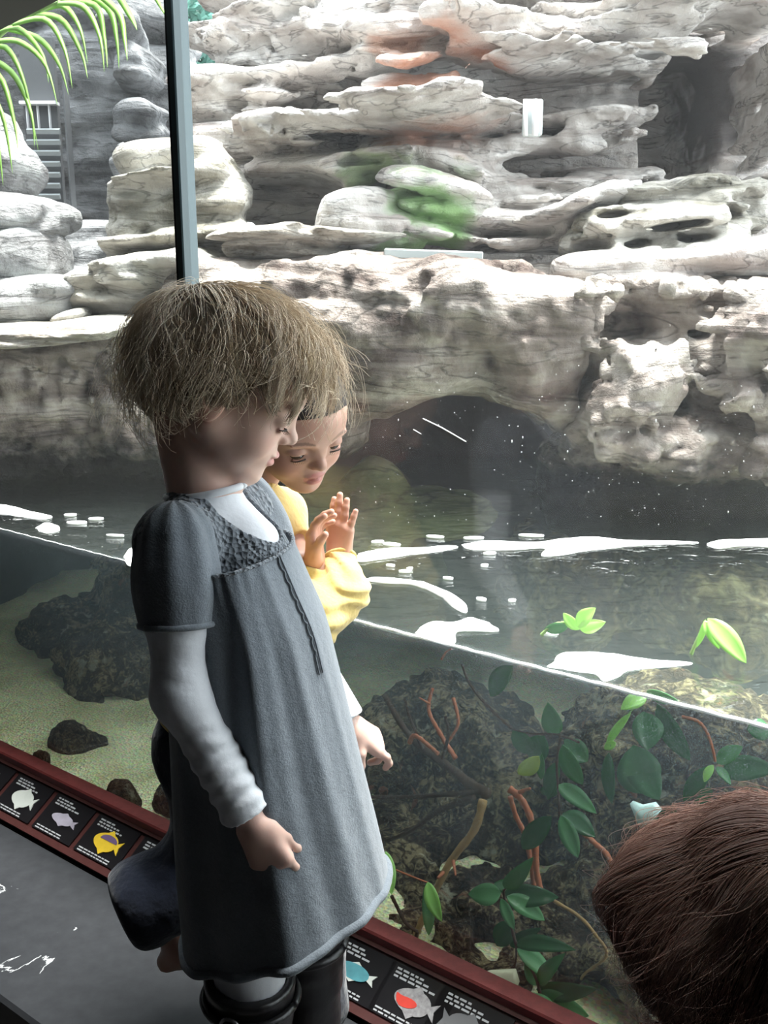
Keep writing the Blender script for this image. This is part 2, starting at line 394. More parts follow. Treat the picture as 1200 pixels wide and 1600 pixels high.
for q in (M['watertop'], M['waterside']):
    nt_ = q.node_tree; vs = nd(nt_, 'ShaderNodeVolumeScatter'); vs.inputs['Color'].default_value = (.85, .93, .98, 1); vs.inputs['Density'].default_value = .19; vs.inputs['Anisotropy'].default_value = .2
    va = nd(nt_, 'ShaderNodeVolumeAbsorption'); va.inputs['Color'].default_value = (.55, .62, .60, 1); va.inputs['Density'].default_value = .40
    ad = nd(nt_, 'ShaderNodeAddShader'); nt_.links.new(vs.outputs[0], ad.inputs[0]); nt_.links.new(va.outputs[0], ad.inputs[1])
    nt_.links.new(ad.outputs[0], nt_.nodes['Material Output'].inputs['Volume'])
M['glint'] = plain('white_glint', (.93, .95, .95), .5)  # sky reflections on the water painted as white; droplets share it

# ================================================================== the viewing room
def slab(name, pts, z0, z1, mat, kind='structure', **kw):        # upright prism over a floor outline
    n = len(pts); v = [(p[0], p[1], z0) for p in pts]+[(p[0], p[1], z1) for p in pts]
    f = [tuple(range(n-1, -1, -1)), tuple(range(n, 2*n))]+[(i, (i+1) % n, n+(i+1) % n, n+i) for i in range(n)]
    o = mesh_obj(name, v, f, mat, smooth=False); tag(o, kind=kind, **kw); return o
S0, S1 = -1.35, 2.6                                               # reach of the window along the glass line
q = lambda s, o: gl(s, o)[:2]
ledge_w = 0.43
slab('floor', [q(S0-.3, -2.6), q(S1+.3, -2.6), q(S1+.3, -.36), q(S0-.3, -.36)], -.36, -.30, M['room'])
slab('ceiling', [q(S0-.3, -2.6), q(S1+.3, -2.6), q(S1+.3, .02), q(S0-.3, .02)], 2.25, 2.31, M['room'])
slab('wall_back', [q(S0-.3, -2.6), q(S1+.3, -2.6), q(S1+.3, -2.66), q(S0-.3, -2.66)], -.36, 2.31, M['room'])
slab('wall_right', [q(S0-.3, -2.66), q(S0-.3, .02), q(S0-.36, .02), q(S0-.36, -2.66)], -.36, 2.31, M['room'])
slab('wall_left', [q(S1+.3, -2.66), q(S1+.3, .02), q(S1+.36, .02), q(S1+.36, -2.66)], -.36, 2.31, M['room'])
slab('wall_front_right', [q(S0-.36, -.005), q(S0, -.005), q(S0, .03), q(S0-.36, .03)], -.36, 2.31, M['room']); slab('wall_front_left', [q(S1, -.005), q(S1+.36, -.005), q(S1+.36, .03), q(S1, .03)], -.36, 2.31, M['room'])
# the dark soffit that cuts the top left corner
p0 = atz(0, 47, 1.52); p1 = atz(92, 0, 1.52); dr = (p1-p0).normalized(); pr = Vector((-dr.y, dr.x, 0))
if pr.y > 0: pr = -pr
a = p0-dr*.75; e = p1+dr*1.6
slab('trim_1', [a[:2], e[:2], (e+pr*.5)[:2], (a+pr*.5)[:2]], 1.52, 2.25, M['black'])
slab('trim_2', [q(S0-.3, -.005), q(S1+.3, -.005), q(S1+.3, .03), q(S0-.3, .03)], 2.15, 2.25, M['black'])
# stone step in front of the glass
lg = MB(); 
def orient(): return Matrix(((GD.x, GN.x, 0), (GD.y, GN.y, 0), (0, 0, 1)))
OR = orient()
def gbox(mb, s0, s1, o0, o1, z0, z1, bev=0.0):
    c = gl((s0+s1)/2, (o0+o1)/2, (z0+z1)/2); mb.box(c, (abs(s1-s0), abs(o1-o0), abs(z1-z0)), OR, bev)
gbox(lg, S0, S1, -ledge_w, -.13, -.06, 0, .006); gbox(lg, S0, S1, -ledge_w+.03, -.13, -.30, -.06)
o = lg.build('stone_ledge', M['slate'], smooth=False); tag(o, kind='structure')
o.name = 'trim_3'
b_ = MB(); gbox(b_, S0, S1, -.13, .04, -.30, -.002); o = b_.build('trim_4', M['black'], smooth=False); tag(o, kind='structure')

slab('floor', [q(S0-2.5, .045), q(S1+3.5, .045), q(S1+3.5, 6.5), q(S0-2.5, 6.5)], -.30, -.06, M['black'])
# ---- sloped sign board with the fish labels, red rail above
def gpt(s, off, z): return gl(s, off, z)
def quadprism(mb, s0, s1, A, B, th, bev=0.0):                     # board along the glass whose section runs A->B in (off, z)
    n = Vector((-(B[1]-A[1]), (B[0]-A[0]))).normalized()
    if n.y < 0: n = -n
    P = [A, B, (B[0]-n.x*th, B[1]-n.y*th), (A[0]-n.x*th, A[1]-n.y*th)]
    v = [gpt(s, *p) for s in (s0, s1) for p in P]
    mb.add(v, [(0,1,2,3), (7,6,5,4)]+[(i, (i+1) % 4, 4+(i+1) % 4, 4+i) for i in range(4)])
rl = MB(); gbox(rl, S0, S1, -.040, -.004, .045, .082, .003)
o = rl.build('red_rail', M['redwood'], smooth=False); tag(o, 'red stained wooden rail running along the foot of the glass above the fish labels', 'rail')
A_, B_ = (-.128, .004), (-.036, .062)                             # section of the slope: low edge, high edge
fr = empty('sign_board', gl(.3, -.08, 0), 'long dark red wooden frame that holds the row of black fish labels', 'sign frame')
mb = MB(); quadprism(mb, S0, S1, A_, B_, .012); mb.build('back_board', M['panelwood'], fr, False)
def lerp2(t): return (A_[0]+(B_[0]-A_[0])*t, A_[1]+(B_[1]-A_[1])*t)
nrm = Vector((-(B_[1]-A_[1]), B_[0]-A_[0])).normalized()
def up2(p, d): return (p[0]+nrm.x*d, p[1]+nrm.y*d)
for t0, t1, nm in ((0, .12, 'lower_strip'), (.93, 1.0, 'upper_strip')):
    mb = MB(); quadprism(mb, S0, S1, up2(lerp2(t0), .006), up2(lerp2(t1), .006), .006); mb.build(nm, M['panelwood'], fr, False)
# label pitch taken from the fish seen in the photo
pix = [(8, 1216), (45, 1240), (101, 1272), (175, 1308), (235, 1350), (533, 1530), (625, 1582)]
def s_of(px, py):
    p = atz(px, py, .04); return (p-GP).dot(GD)
ss = [s_of(*p) for p in pix]
PIT = .137; base = ss[3]
slots = [base+PIT*i for i in range(-9, 8)]
FISH = {0: 'yellow', 1: 'lilac', 2: 'white', 3: 'grey', -1: 'dark', -2: 'dark', -3: 'dark', -4: 'silver', -5: 'teal', -6: 'red'}
fm = {'yellow': plain('yellow_print', (.75, .50, .03), .5, nscale=30, var=.3), 'purple': plain('purple_print', (.16, .10, .22), .5), 'lilac': plain('lilac_print', (.42, .38, .46), .5, nscale=40, var=.4),
      'white': plain('white_print', (.62, .64, .60), .5, nscale=30, var=.2), 'grey': plain('grey_print', (.3, .3, .3), .5), 'silver': plain('silver_print', (.45, .48, .5), .5, nscale=40, var=.4),
      'teal': plain('teal_print', (.10, .34, .40), .5, nscale=40, var=.5), 'red': plain('red_print', (.75, .06, .04), .5, nscale=40, var=.3), 'scale': plain('scale_print', (.35, .33, .34), .5, nscale=150, var=.7), 'dark': plain('dull_print', (.16, .16, .17), .5)}
def face_pt(s, t, h): p = up2(lerp2(t), h); return gpt(s, p[0], p[1])
def flat(mb, poly, h0, h1):                                       # small flat piece on the slope, (s,t) outline
    n = len(poly); v = [face_pt(s, t, h0) for s, t in poly]+[face_pt(s, t, h1) for s, t in poly]
    mb.add(v, [tuple(range(n)), tuple(range(2*n-1, n-1, -1))]+[(i, (i+1) % n, n+(i+1) % n, n+i) for i in range(n)])
LAB = {'yellow': 'black fish label with a yellow and purple fish, left of the kneeling child', 'lilac': 'black fish label with a pale lilac forked-tail fish, next to the yellow fish label',
       'white': 'black fish label with a round whitish fish near the left edge', 'grey': 'fish label cut by the left edge of the photo', 'teal': 'fish label with a small teal and white fish below the dress hem',
       'red': 'fish label with a red-headed grey-scaled fish at the bottom of the photo'}
for i, s in enumerate(slots):
    k = i-9
    kk = {0: 'yellow', 1: 'lilac', 2: 'white', 3: 'grey'}.get(k)
    # the labels right of the children follow the photo's own fish
    if kk is None:
        ds = [abs(s-ss[5]), abs(s-ss[6])]
        if ds[0] < PIT/2: kk = 'teal'; s = ss[5]
        elif ds[1] < PIT/2: kk = 'red'; s = ss[6]
        else: kk = 'dark'
    if k > 3 or (k < 0 and abs(s-ss[5]) > .01 and abs(s-ss[6]) > .01 and not (s < ss[6] and s > ss[6]-PIT*1.6) and k != -1) or s < ss[6]-PIT*1.6: continue
    lab = LAB.get(kk)
    if kk == 'dark':
        if k == -1: lab = 'fish label half hidden by the jeans, right of the yellow fish label'
        elif s < ss[6]: lab = 'fish label at the bottom, right of the red-headed fish label'
        elif k >= 3: lab = 'fish label beyond the left edge of the photo'
        else: lab = 'fish label hidden behind the children and dress'
    t = empty('fish_label', face_pt(s, .5, 0), lab, 'label', 'fish labels in the sign frame')
    w = PIT*.5-.007
    mb = MB(); flat(mb, [(s-w, .15), (s+w, .15), (s+w, .90), (s-w, .90)], .001, .004); mb.build('card', M['card'], t, False)
    mb = MB()
    for r_ in range(3):                                           # lines of small print
        y = .84-.055*r_; x = s+w*.80
        while x > s+w*(.1-.2*r_):
            L = w*(.08+.16*rnd.random()); flat(mb, [(x-L, y), (x, y), (x, y-.028), (x-L, y-.028)], .004, .0044); x -= L+w*.05
    mb.build('print', M['ink'], t, False); mb = MB()
    for r_ in range(2):
        y = .245-.05*r_; x = s+w*.85
        while x > s-w*.45:
            L = w*(.08+.16*rnd.random()); flat(mb, [(x-L, y), (x, y), (x, y-.022), (x-L, y-.022)], .004, .0044); x -= L+w*.04
    mb.build('print', M['ink'], t, False)
    hl = w*.52; hh = .17; cy = .50; sg = 1 if kk in ('white', 'lilac') else -1
    if kk == 'lilac': hh = .10
    if kk in ('teal',): sg = 1; hh = .11
    if kk == 'yellow': sg = 1
    if kk == 'red': sg = 1
    bodyp = [(s+sg*hl*math.cos(a), cy+hh*math.sin(a)*(1-.15*math.cos(a))) for a in np.linspace(0, 2*PI, 25)[:-1]]
    mc = {'yellow': 'yellow', 'lilac': 'lilac', 'white': 'white', 'grey': 'grey', 'teal': 'teal', 'red': 'scale', 'dark': 'dark'}[kk]
    mb = MB(); flat(mb, bodyp, .004, .006)
    e_ = s-sg*hl
    mb.build('fish_picture', fm[mc], t, False)
    mb = MB(); flat(mb, [(e_+sg*hl*.15, cy+.03), (e_-sg*hl*.38, cy+hh*.75), (e_-sg*hl*.22, cy), (e_-sg*hl*.38, cy-hh*.75), (e_+sg*hl*.15, cy-.03)], .004, .0058)
    flat(mb, [(s+hl*.4, cy+hh*.75), (s-hl*.1, cy+hh*1.35), (s-hl*.6, cy+hh*.6)], .004, .0058); flat(mb, [(s+hl*.4, cy-hh*.75), (s-hl*.1, cy-hh*1.4), (s-hl*.6, cy-hh*.6)], .004, .0058)
    mb.build('fins', fm['white' if kk in ('teal', 'grey') else mc], t, False)
    if kk in ('yellow', 'red'):
        mb = MB()
        if kk == 'yellow': flat(mb, [(s+hl*.75*math.cos(a)-.006, cy+.03+hh*.62*max(0, math.sin(a))) for a in np.linspace(0, PI, 12)], .006, .0066)
        else: flat(mb, [(s+sg*hl*(.30+.62*math.cos(a)), cy-hh*.28-hh*.12*math.cos(a)+hh*.42*math.sin(a)+hh*.5*max(0, math.cos(a))**3) for a in np.linspace(0, 2*PI, 17)[:-1]], .006, .0066)
        mb.build('fish_marking', fm['purple' if kk == 'yellow' else 'red'], t, False)

# ================================================================== glass, mullion, water
mull_s = (atg(290, 430)-GP).dot(GD)
def pane(name, s0, s1, z0, z1, mat, th=.012):
    mb = MB(); gbox(mb, s0, s1, 0, th, z0, z1); return mb
w1 = empty('window_1', gl(0, 0, 0), None, None); w1['kind'] = 'structure'
w2 = empty('window_2', gl(mull_s+.5, 0, 0), None, None); w2['kind'] = 'structure'
def one_sheet(name, s0, s1, z0, z1, off, mat, par):
    v = [gl(s0, off, z0), gl(s1, off, z0), gl(s1, off, z1), gl(s0, off, z1)]
    return mesh_obj(name, v, [(0, 1, 2, 3)], mat, par, False)
one_sheet('pane', S0, mull_s, WATER+.002, 2.15, .004, M['glass'], w1); one_sheet('tank_pane', S0, mull_s, .0, WATER+.002, .004, M['tankglass'], w1)
one_sheet('pane', mull_s, S1, WATER+.002, 2.15, .004, M['glass'], w2); one_sheet('tank_pane', mull_s, S1, .0, WATER+.002, .004, M['tankglass'], w2)
ml = empty('mullion', gl(mull_s, 0, 0), 'upright grey-green metal glazing bar rising above the blond head', 'mullion')
mb = MB(); gbox(mb, mull_s-.010, mull_s+.006, -.012, .022, .02, 2.15, .002); mb.build('bar', M['mullion'], ml, False)
mb = MB(); gbox(mb, mull_s+.006, mull_s+.0105, -.010, .020, .02, 2.15); mb.build('gasket', M['gasket'], ml, False)
# water
nx, ny = 90, 60; TW = 1.55
gs = np.linspace(S0, S1, nx); go = np.linspace(.006, TW, ny)
vv = []; mi = []; ff = []
for j in range(ny):
    for i in range(nx):
        p = gl(gs[i], go[j]); vv.append((p.x, p.y, WATER))
vv = np.array(vv); Pn = vv.copy(); vv[:, 2] += .0022*fbm(Pn*np.array([7, 12, 1.0]), 3, 3)
n0 = len(vv)
for j in range(ny-1):
    for i in range(nx-1): ff.append((j*nx+i, j*nx+i+1, (j+1)*nx+i+1, (j+1)*nx+i)); mi.append(0)
bot = vv.copy(); bot[:, 2] = -.045; vv = np.concatenate([vv, bot])
for j in range(ny-1):
    for i in range(nx-1): ff.append((n0+(j+1)*nx+i, n0+(j+1)*nx+i+1, n0+j*nx+i+1, n0+j*nx+i)); mi.append(1)
ring = [i for i in range(nx)]+[(j*nx+nx-1) for j in range(1, ny)]+[(ny-1)*nx+i for i in range(nx-2, -1, -1)]+[j*nx for j in range(ny-2, 0, -1)]
for a, b2 in zip(ring, ring[1:]+ring[:1]): ff.append((b2, a, a+n0, b2+n0)); mi.append(1)
o = mesh_obj('water', vv, ff, [M['watertop'], M['waterside']], smooth=True, mi=mi)
import bmesh
bm = bmesh.new(); bm.from_mesh(o.data); bmesh.ops.recalc_face_normals(bm, faces=bm.faces); bm.to_mesh(o.data); bm.free()
tag(o, kind='structure')
# white rim at the pane: sky reflected in the meniscus, modelled as a tube
def rim(name, s0, s1, r0, r1, lab):
    pts = []; rad = []
    for i in range(90):
        s = s0+(s1-s0)*i/89; p = gl(s, .010, WATER+.001+.0006*math.sin(i*1.7)); pts.append(p); rad.append(r0+(r1-r0)*i/89+.0005*math.sin(i*2.9+1))
    mb = MB(); mb.tube(pts, rad, 6); o = mb.build(name, M['glint']); tag(o, lab, 'glint')
rim('glint_line', S0+.02, (atg(520, 970)-GP).dot(GD), .0042, .0026, 'thick white line of reflected sky where the water meets the glass right of the children')
rim('glint_line', (atg(215, 895)-GP).dot(GD), S1-.8, .0011, .0009, 'thin white line of reflected sky at the waterline on the glass left of the girl in grey')
# white sheets modelled for sky reflections, outlines in the photo laid onto the water plane
FO = [('long white streak of reflected sky reaching from the yellow sleeve to the right across the water', [(558,866),(600,858),(660,856),(700,853),(716,856),(690,862),(640,868),(600,874),(560,878)]),
 ('widest white sheet of reflected sky near the middle of the water behind the spread streak', [(722,852),(760,846),(830,848),(880,842),(930,840),(985,845),(1050,846),(1090,849),(1000,853),(930,860),(880,868),(845,869),(850,858),(800,860),(740,860)]),
 ('white streak of reflected sky at the right edge of the water', [(1103,850),(1130,844),(1200,842),(1230,842),(1230,856),(1160,854),(1120,858)]),
 ('thin curved ribbon of reflected sky right of the yellow sleeve', [(566,905),(600,903),(660,910),(700,925),(728,945),(726,958),(708,950),(690,934),(650,916),(600,912),(568,908)]),
 ('white patch of reflected sky with a ragged lower edge against the glass', [(650,990),(668,974),(710,972),(740,966),(778,982),(770,988),(716,988),(712,1004),(700,1008),(682,1003),(665,997)]),
 ('large white tongue of reflected sky against the glass left of the floating leaves', [(868,1030),(890,1020),(950,1022),(1000,1030),(1080,1037),(1040,1044),(990,1048),(968,1058),(945,1066),(930,1055),(905,1052),(880,1046),(855,1042)]),
 ('tapered streak of reflected sky on the water at the left edge of the photo', [(-20,788),(10,790),(50,800),(82,808),(60,812),(20,806),(-20,800)]),
 ('faint patch of reflected sky left of the girl in grey near the waterline', [(195,868),(203,858),(222,858),(224,880),(205,886),(196,878)]),
 ('small patch of reflected sky on the left of the water below the streak', [(55,826),(70,818),(90,822),(92,830),(70,834)])]
def glint_sheet(lab, px):
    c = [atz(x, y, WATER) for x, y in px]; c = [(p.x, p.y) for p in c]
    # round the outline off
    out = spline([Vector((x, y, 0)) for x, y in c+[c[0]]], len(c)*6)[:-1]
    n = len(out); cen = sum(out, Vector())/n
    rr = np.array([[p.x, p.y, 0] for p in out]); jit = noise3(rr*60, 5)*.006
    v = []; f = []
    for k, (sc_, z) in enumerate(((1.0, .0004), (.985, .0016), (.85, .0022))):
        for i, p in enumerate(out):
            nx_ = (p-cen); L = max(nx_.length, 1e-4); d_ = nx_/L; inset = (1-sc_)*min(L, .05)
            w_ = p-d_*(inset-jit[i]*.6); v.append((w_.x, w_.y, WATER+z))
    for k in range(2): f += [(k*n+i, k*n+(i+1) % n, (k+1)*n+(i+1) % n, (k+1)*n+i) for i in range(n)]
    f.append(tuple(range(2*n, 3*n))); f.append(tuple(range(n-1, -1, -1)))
    o = mesh_obj('glint_patch', v, f, M['glint']); tag(o, lab, 'glint', 'sky reflections on the water')
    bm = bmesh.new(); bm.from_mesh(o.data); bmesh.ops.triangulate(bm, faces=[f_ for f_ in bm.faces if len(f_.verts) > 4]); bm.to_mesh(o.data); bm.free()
for l, p in FO: glint_sheet(l, p)
# small white flecks of modelled sky reflection: nobody would count them
mb = MB()
flk = [(752,938,8,3),(633,894,10,2),(861,992,12,4),(612,852,14,3),(680,840,14,2),(740,842,16,2),(830,838,20,2),(757,885,6,2),(800,940,6,2),(300//1,0,0,0),(700,905,8,2),(560,990//1,0,0),(640,890,5,1.5),
       (20,860//1,0,0),(120,818,16,3),(150,812,12,2),(110,806,10,2),(180,838,14,1.5),(610,885,7,1.5),(765,866,10,2),(590,848,10,2),(870,1040//1,0,0)]
for x, y, a, b2 in flk:
    if a == 0: continue
    P_ = [atz(x+a*math.cos(t), y+b2*.7*math.sin(t+.5*math.sin(a)), WATER) for t in np.linspace(0, 2*PI, 11)[:-1]]
    n = len(P_); mb.add([(p.x, p.y, WATER) for p in P_]+[(p.x, p.y, WATER+.004) for p in P_], [tuple(range(n-1, -1, -1)), tuple(range(n, 2*n))]+[(i, (i+1) % n, n+(i+1) % n, n+i) for i in range(n)])
o = mb.build('glint_flecks', M['glint']); tag(o, 'scattered small white flecks of reflected sky on the water', 'glint', kind='stuff')
# droplets on the inner pane
mb = MB(); octf = [(0,2,4),(2,1,4),(1,3,4),(3,0,4),(2,0,5),(1,2,5),(3,1,5),(0,3,5)]
def drop(p, r, rz): mb.add([p+GD*r, p-GD*r, p+GN*r, p-GN*r, p+Vector((0,0,rz)), p-Vector((0,0,rz))], octf)
for i in range(430):
    x = 560+640*rnd.random(); y = 560+260*rnd.random()**.8
    if x < 680 and y < 600: continue
    r = .0003+.0006*rnd.random()**4; drop(atg(x, y, .006), r, r*(1+2*(rnd.random() < .1)))
for i in range(110): drop(atg(230*rnd.random(), 730+90*rnd.random(), .006), .0003, .0004)
mb.tube([atg(661, 654, .006), atg(690, 668, .006), atg(728, 690, .006)], .0008, 5); mb.tube([atg(646, 671, .006), atg(658, 678, .006)], .0005, 5)
o = mb.build('water_droplets', M['glint']); tag(o, 'tiny white water droplets spattered on the glass above the water', 'droplets', kind='stuff')

# ================================================================== rock work
def disp(P, amp, strata, pits, seed, sfreq=13.0, base=4.0):
    wz = P.copy(); wz[:, 2] += .06*noise3(P*3.1, seed+1)
    d = amp*fbm(P*base, seed, 4, .55)
    if strata:
        s_ = noise3(wz*np.array([1.6, 1.6, sfreq]), seed+2); d = d+strata*(1-2*np.abs(s_))*.8+strata*.6*noise3(wz*np.array([3, 3, sfreq*2.2]), seed+5)
    if pits:
        n_ = noise3(P*11, seed+3)+.5*noise3(P*24, seed+4); d = d+pits*(np.clip(n_-.25, 0, 1)*2.2)+pits*.35*(1-np.abs(noise3(P*30, seed+6))*2)
    return d
def blob(px, py, Y, rpx, rpz, ry, tilt=0, yaw=0, p=3.2):
    c = at(px, py, Y); s_ = mpp(c)
    Mx = Matrix.Rotation(R(yaw), 3, 'Z')@Matrix.Rotation(R(-tilt), 3, 'Y')
    return ('b', np.array(c), np.array([rpx*s_, ry, rpz*s_]), np.array(Mx), p)
def rock(name, blobs, h, mat, lab=None, cat='rock', amp=.02, strata=0.02, pits=0, seed=0, k=.03, sfreq=13.0, group=None, kind=None, cut=None, base=4.0, parent=None, zmin=None):
    lo = np.min([b_[1]-np.linalg.norm(b_[2])*0.9 for b_ in blobs], 0)-.05; hi = np.max([b_[1]+np.linalg.norm(b_[2])*.9 for b_ in blobs], 0)+.05
    if zmin is not None: lo[2] = max(lo[2], zmin-.05)
    def f(P):
        d = None
        for b_ in blobs:
            e = sbox(P, b_[1], b_[2], b_[3], b_[4]); d = e if d is None else smin(d, e, k)
        d = d+disp(P, amp, strata, pits, seed, sfreq, base)
        if cut is not None: d = cut(P, d)
        return d
    v, fc = sdf_grid(f, lo, hi, h, slack=2.2)
    o = mesh_obj(name, v, fc, mat, parent)
    if parent is None: tag(o, lab, cat, group, kind)
    return o
B = blob
# the dim layered wall and pillar at the far left
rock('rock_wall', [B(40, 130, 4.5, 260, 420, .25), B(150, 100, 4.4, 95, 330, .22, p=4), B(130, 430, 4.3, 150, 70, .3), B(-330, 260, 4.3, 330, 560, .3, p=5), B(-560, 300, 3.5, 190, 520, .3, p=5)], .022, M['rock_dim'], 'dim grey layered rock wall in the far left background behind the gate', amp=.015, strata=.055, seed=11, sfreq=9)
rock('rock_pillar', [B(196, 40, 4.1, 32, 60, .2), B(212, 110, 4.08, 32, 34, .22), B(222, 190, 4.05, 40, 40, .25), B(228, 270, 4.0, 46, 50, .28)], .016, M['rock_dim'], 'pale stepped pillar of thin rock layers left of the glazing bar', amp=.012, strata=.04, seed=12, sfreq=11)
# main cliff
cl = [B(850, 150, 3.75, 500, 420, .35, p=5), B(520, 60, 3.55, 160, 90, .3, 14), B(430, 70, 3.45, 110, 40, .25, 10), B(455, 180, 3.4, 75, 26, .22, 6), B(470, 225, 3.35, 85, 30, .25, 4), B(480, 130, 3.4, 90, 34, .25, 0), B(350, 190, 3.5, 55, 70, .25, 10), B(380, 140, 3.45, 60, 30, .2),
      B(480, 245, 3.2, 82, 22, .22, 4), B(360, 270, 3.4, 60, 60, .2), B(470, 320, 3.45, 120, 40, .15), B(580, 110, 3.25, 50, 22, .2, 12),
      B(640, 60, 3.3, 90, 60, .25, 20), B(640, 160, 3.15, 90, 60, .3, -8), B(640, 230, 3.05, 100, 50, .3, -6), B(700, 200, 3.05, 140, 22, .3, 4), B(680, 260, 2.98, 130, 40, .3, -6),
      B(860, 20, 3.3, 160, 50, .3, 4), B(900, 80, 3.0, 145, 28, .33, -5), B(800, 78, 3.1, 100, 30, .3, -10), B(1060, 20, 2.95, 150, 36, .5, 8), B(1150, 0, 2.85, 110, 40, .5, 8),
      B(930, 195, 3.08, 120, 36, .24, -4), B(870, 230, 3.1, 120, 24, .22, -6), B(800, 290, 2.98, 150, 28, .3, 6), B(760, 330, 2.9, 150, 40, .3, 4), B(690, 320, 2.85, 110, 60, .25, 0), B(860, 350, 2.85, 100, 40, .25, 0),
      B(1170, 190, 3.0, 50, 60, .3), B(1180, 130, 3.15, 50, 50, .3), B(1180, 250, 2.95, 60, 40, .3), B(560, 300, 3.0, 60, 36, .2), B(600, 335, 2.9, 80, 40, .2), B(1000, 290, 3.2, 160, 40, .2)]
def recess(P, d):
    c = at(1080, 170, 3.0); a = sbox(P, at(1110, 170, 3.1), (.13, .85, .23), None, 3); c2 = at(1125, 120, 3.0); a = smin(a, ell(P, c2, (.13, .6, .09)), .05)
    c3 = at(900, 137, 2.85); a = smin(a, ell(P, c3, (.28, .42, .040), rotm(0, R(-3))), .02); a = smin(a, ell(P, at(920, 248, 2.8), (.22, .3, .028), rotm(0, R(-8))), .02)
    a = smin(a, ell(P, at(450, 290, 3.0), (.16, .3, .04)), .03)
    return smax(d, -a, .03)
rock('cliff', cl, .0105, M['rock'], 'tall pale layered cliff filling the top of the view with rust and green staining', 'cliff', amp=.026, strata=.046, pits=.012, seed=1, k=.022, sfreq=15, cut=recess, base=3.5)
M['rock_grey'] = rock_mat('shaded_grey_rock', (.13, .125, .125), (.27, .27, .27), (.40, .41, .40), strata=9)  # darker copy of the stone: shade on the left stack painted in
# single boulders and ledges
rock('boulder', [B(280, 320, 2.95, 105, 88, .22), B(330, 330, 2.9, 62, 80, .2, 20), B(245, 290, 2.9, 85, 34, .2, 22), B(240, 350, 2.85, 85, 30, .2, 20), B(235, 385, 2.8, 75, 24, .2, 10), B(330, 385, 2.85, 70, 30, .2)], .009, M['rock_moss'], 'big rounded mossy boulder standing behind the glazing bar', 'boulder', amp=.016, strata=.034, seed=21)
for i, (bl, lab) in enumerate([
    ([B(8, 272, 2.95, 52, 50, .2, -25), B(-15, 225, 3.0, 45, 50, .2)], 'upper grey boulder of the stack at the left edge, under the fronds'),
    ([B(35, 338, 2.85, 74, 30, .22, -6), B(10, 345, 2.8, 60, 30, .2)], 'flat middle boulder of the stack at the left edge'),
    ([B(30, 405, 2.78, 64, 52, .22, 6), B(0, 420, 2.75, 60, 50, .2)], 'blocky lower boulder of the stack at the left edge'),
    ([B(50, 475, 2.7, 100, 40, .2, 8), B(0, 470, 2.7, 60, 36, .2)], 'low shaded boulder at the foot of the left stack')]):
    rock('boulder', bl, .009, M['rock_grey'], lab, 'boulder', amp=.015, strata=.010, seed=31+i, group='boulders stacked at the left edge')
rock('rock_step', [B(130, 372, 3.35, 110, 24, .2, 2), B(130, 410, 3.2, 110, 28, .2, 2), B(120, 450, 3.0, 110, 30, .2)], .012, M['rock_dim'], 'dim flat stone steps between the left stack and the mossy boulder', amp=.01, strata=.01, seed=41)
rock('boulder', [B(200, 460, 2.72, 75, 46, .2, 8), B(150, 455, 2.75, 45, 34, .2), B(250, 420, 2.7, 70, 22, .2, 12), B(290, 430, 2.75, 80, 30, .2)], .009, M['rock_moss'], 'rough low boulder left of the blond head, below the mossy boulder', 'boulder', amp=.02, strata=.012, pits=.008, seed=42)
rock('driftwood', [B(470, 372, 2.62, 135, 13, .10, -2), B(400, 372, 2.58, 70, 15, .1, 8), B(550, 376, 2.6, 50, 9, .08, -8), B(470, 396, 2.66, 120, 14, .12)], .006, M['driftwood'], 'weathered grey log-like slab lying on the ledge right of the glazing bar', 'driftwood', amp=.006, strata=.012, seed=43, sfreq=30, k=.015)
rock('rock', [B(560, 335, 2.72, 64, 40, .14, 6), B(600, 360, 2.7, 70, 34, .14), B(540, 360, 2.74, 50, 34, .12)], .008, M['rock'], 'rounded white rock with green algae behind the log-like slab', amp=.012, strata=.008, pits=.005, seed=44)
def gnarl(P, d):
    for (x, y, rx, rz) in ((970, 332, 34, 7), (1060, 352, 46, 6), (1150, 330, 14, 12), (1000, 380, 26, 6), (925, 385, 34, 14), (1090, 372, 26, 6)):
        c = at(x, y, 2.46); s_ = mpp(c); d = smax(d, -ell(P, c, (rx*s_, .12, rz*s_), rotm(0, R(-8))), .015)
    return d
rock('rock', [B(1040, 310, 2.68, 120, 26, .16, 8), B(1000, 345, 2.62, 100, 22, .16, 0), B(1090, 355, 2.62, 100, 26, .16, 10), B(1175, 330, 2.66, 30, 50, .14), B(960, 390, 2.58, 80, 26, .16, -6), B(1060, 395, 2.56, 110, 24, .16, 6)], .0075, M['rock_moss'], 'gnarled twisted rock with holes on the right bank', amp=.012, strata=.014, pits=.01, seed=45, sfreq=16, cut=gnarl, k=.02)
rock('rock_ledge', [B(1110, 412, 2.5, 190, 26, .16, 8), B(1200, 385, 2.6, 90, 30, .2, 10), B(950, 425, 2.55, 90, 30, .2)], .008, M['rock'], 'smooth pale ledge rising to the right edge under the gnarled rock', amp=.01, strata=.008, seed=46)
mb = MB(); p = at(676, 399, 2.5); s_ = mpp(p); mb.box(p, (152*s_, .10, 15*s_), Matrix.Rotation(R(2.0), 3, 'Y'), .003)
o = mb.build('plank', M['pale_metal'], smooth=False); tag(o, 'flat pale grey strip lying on the ledge below the green algae', 'plank')
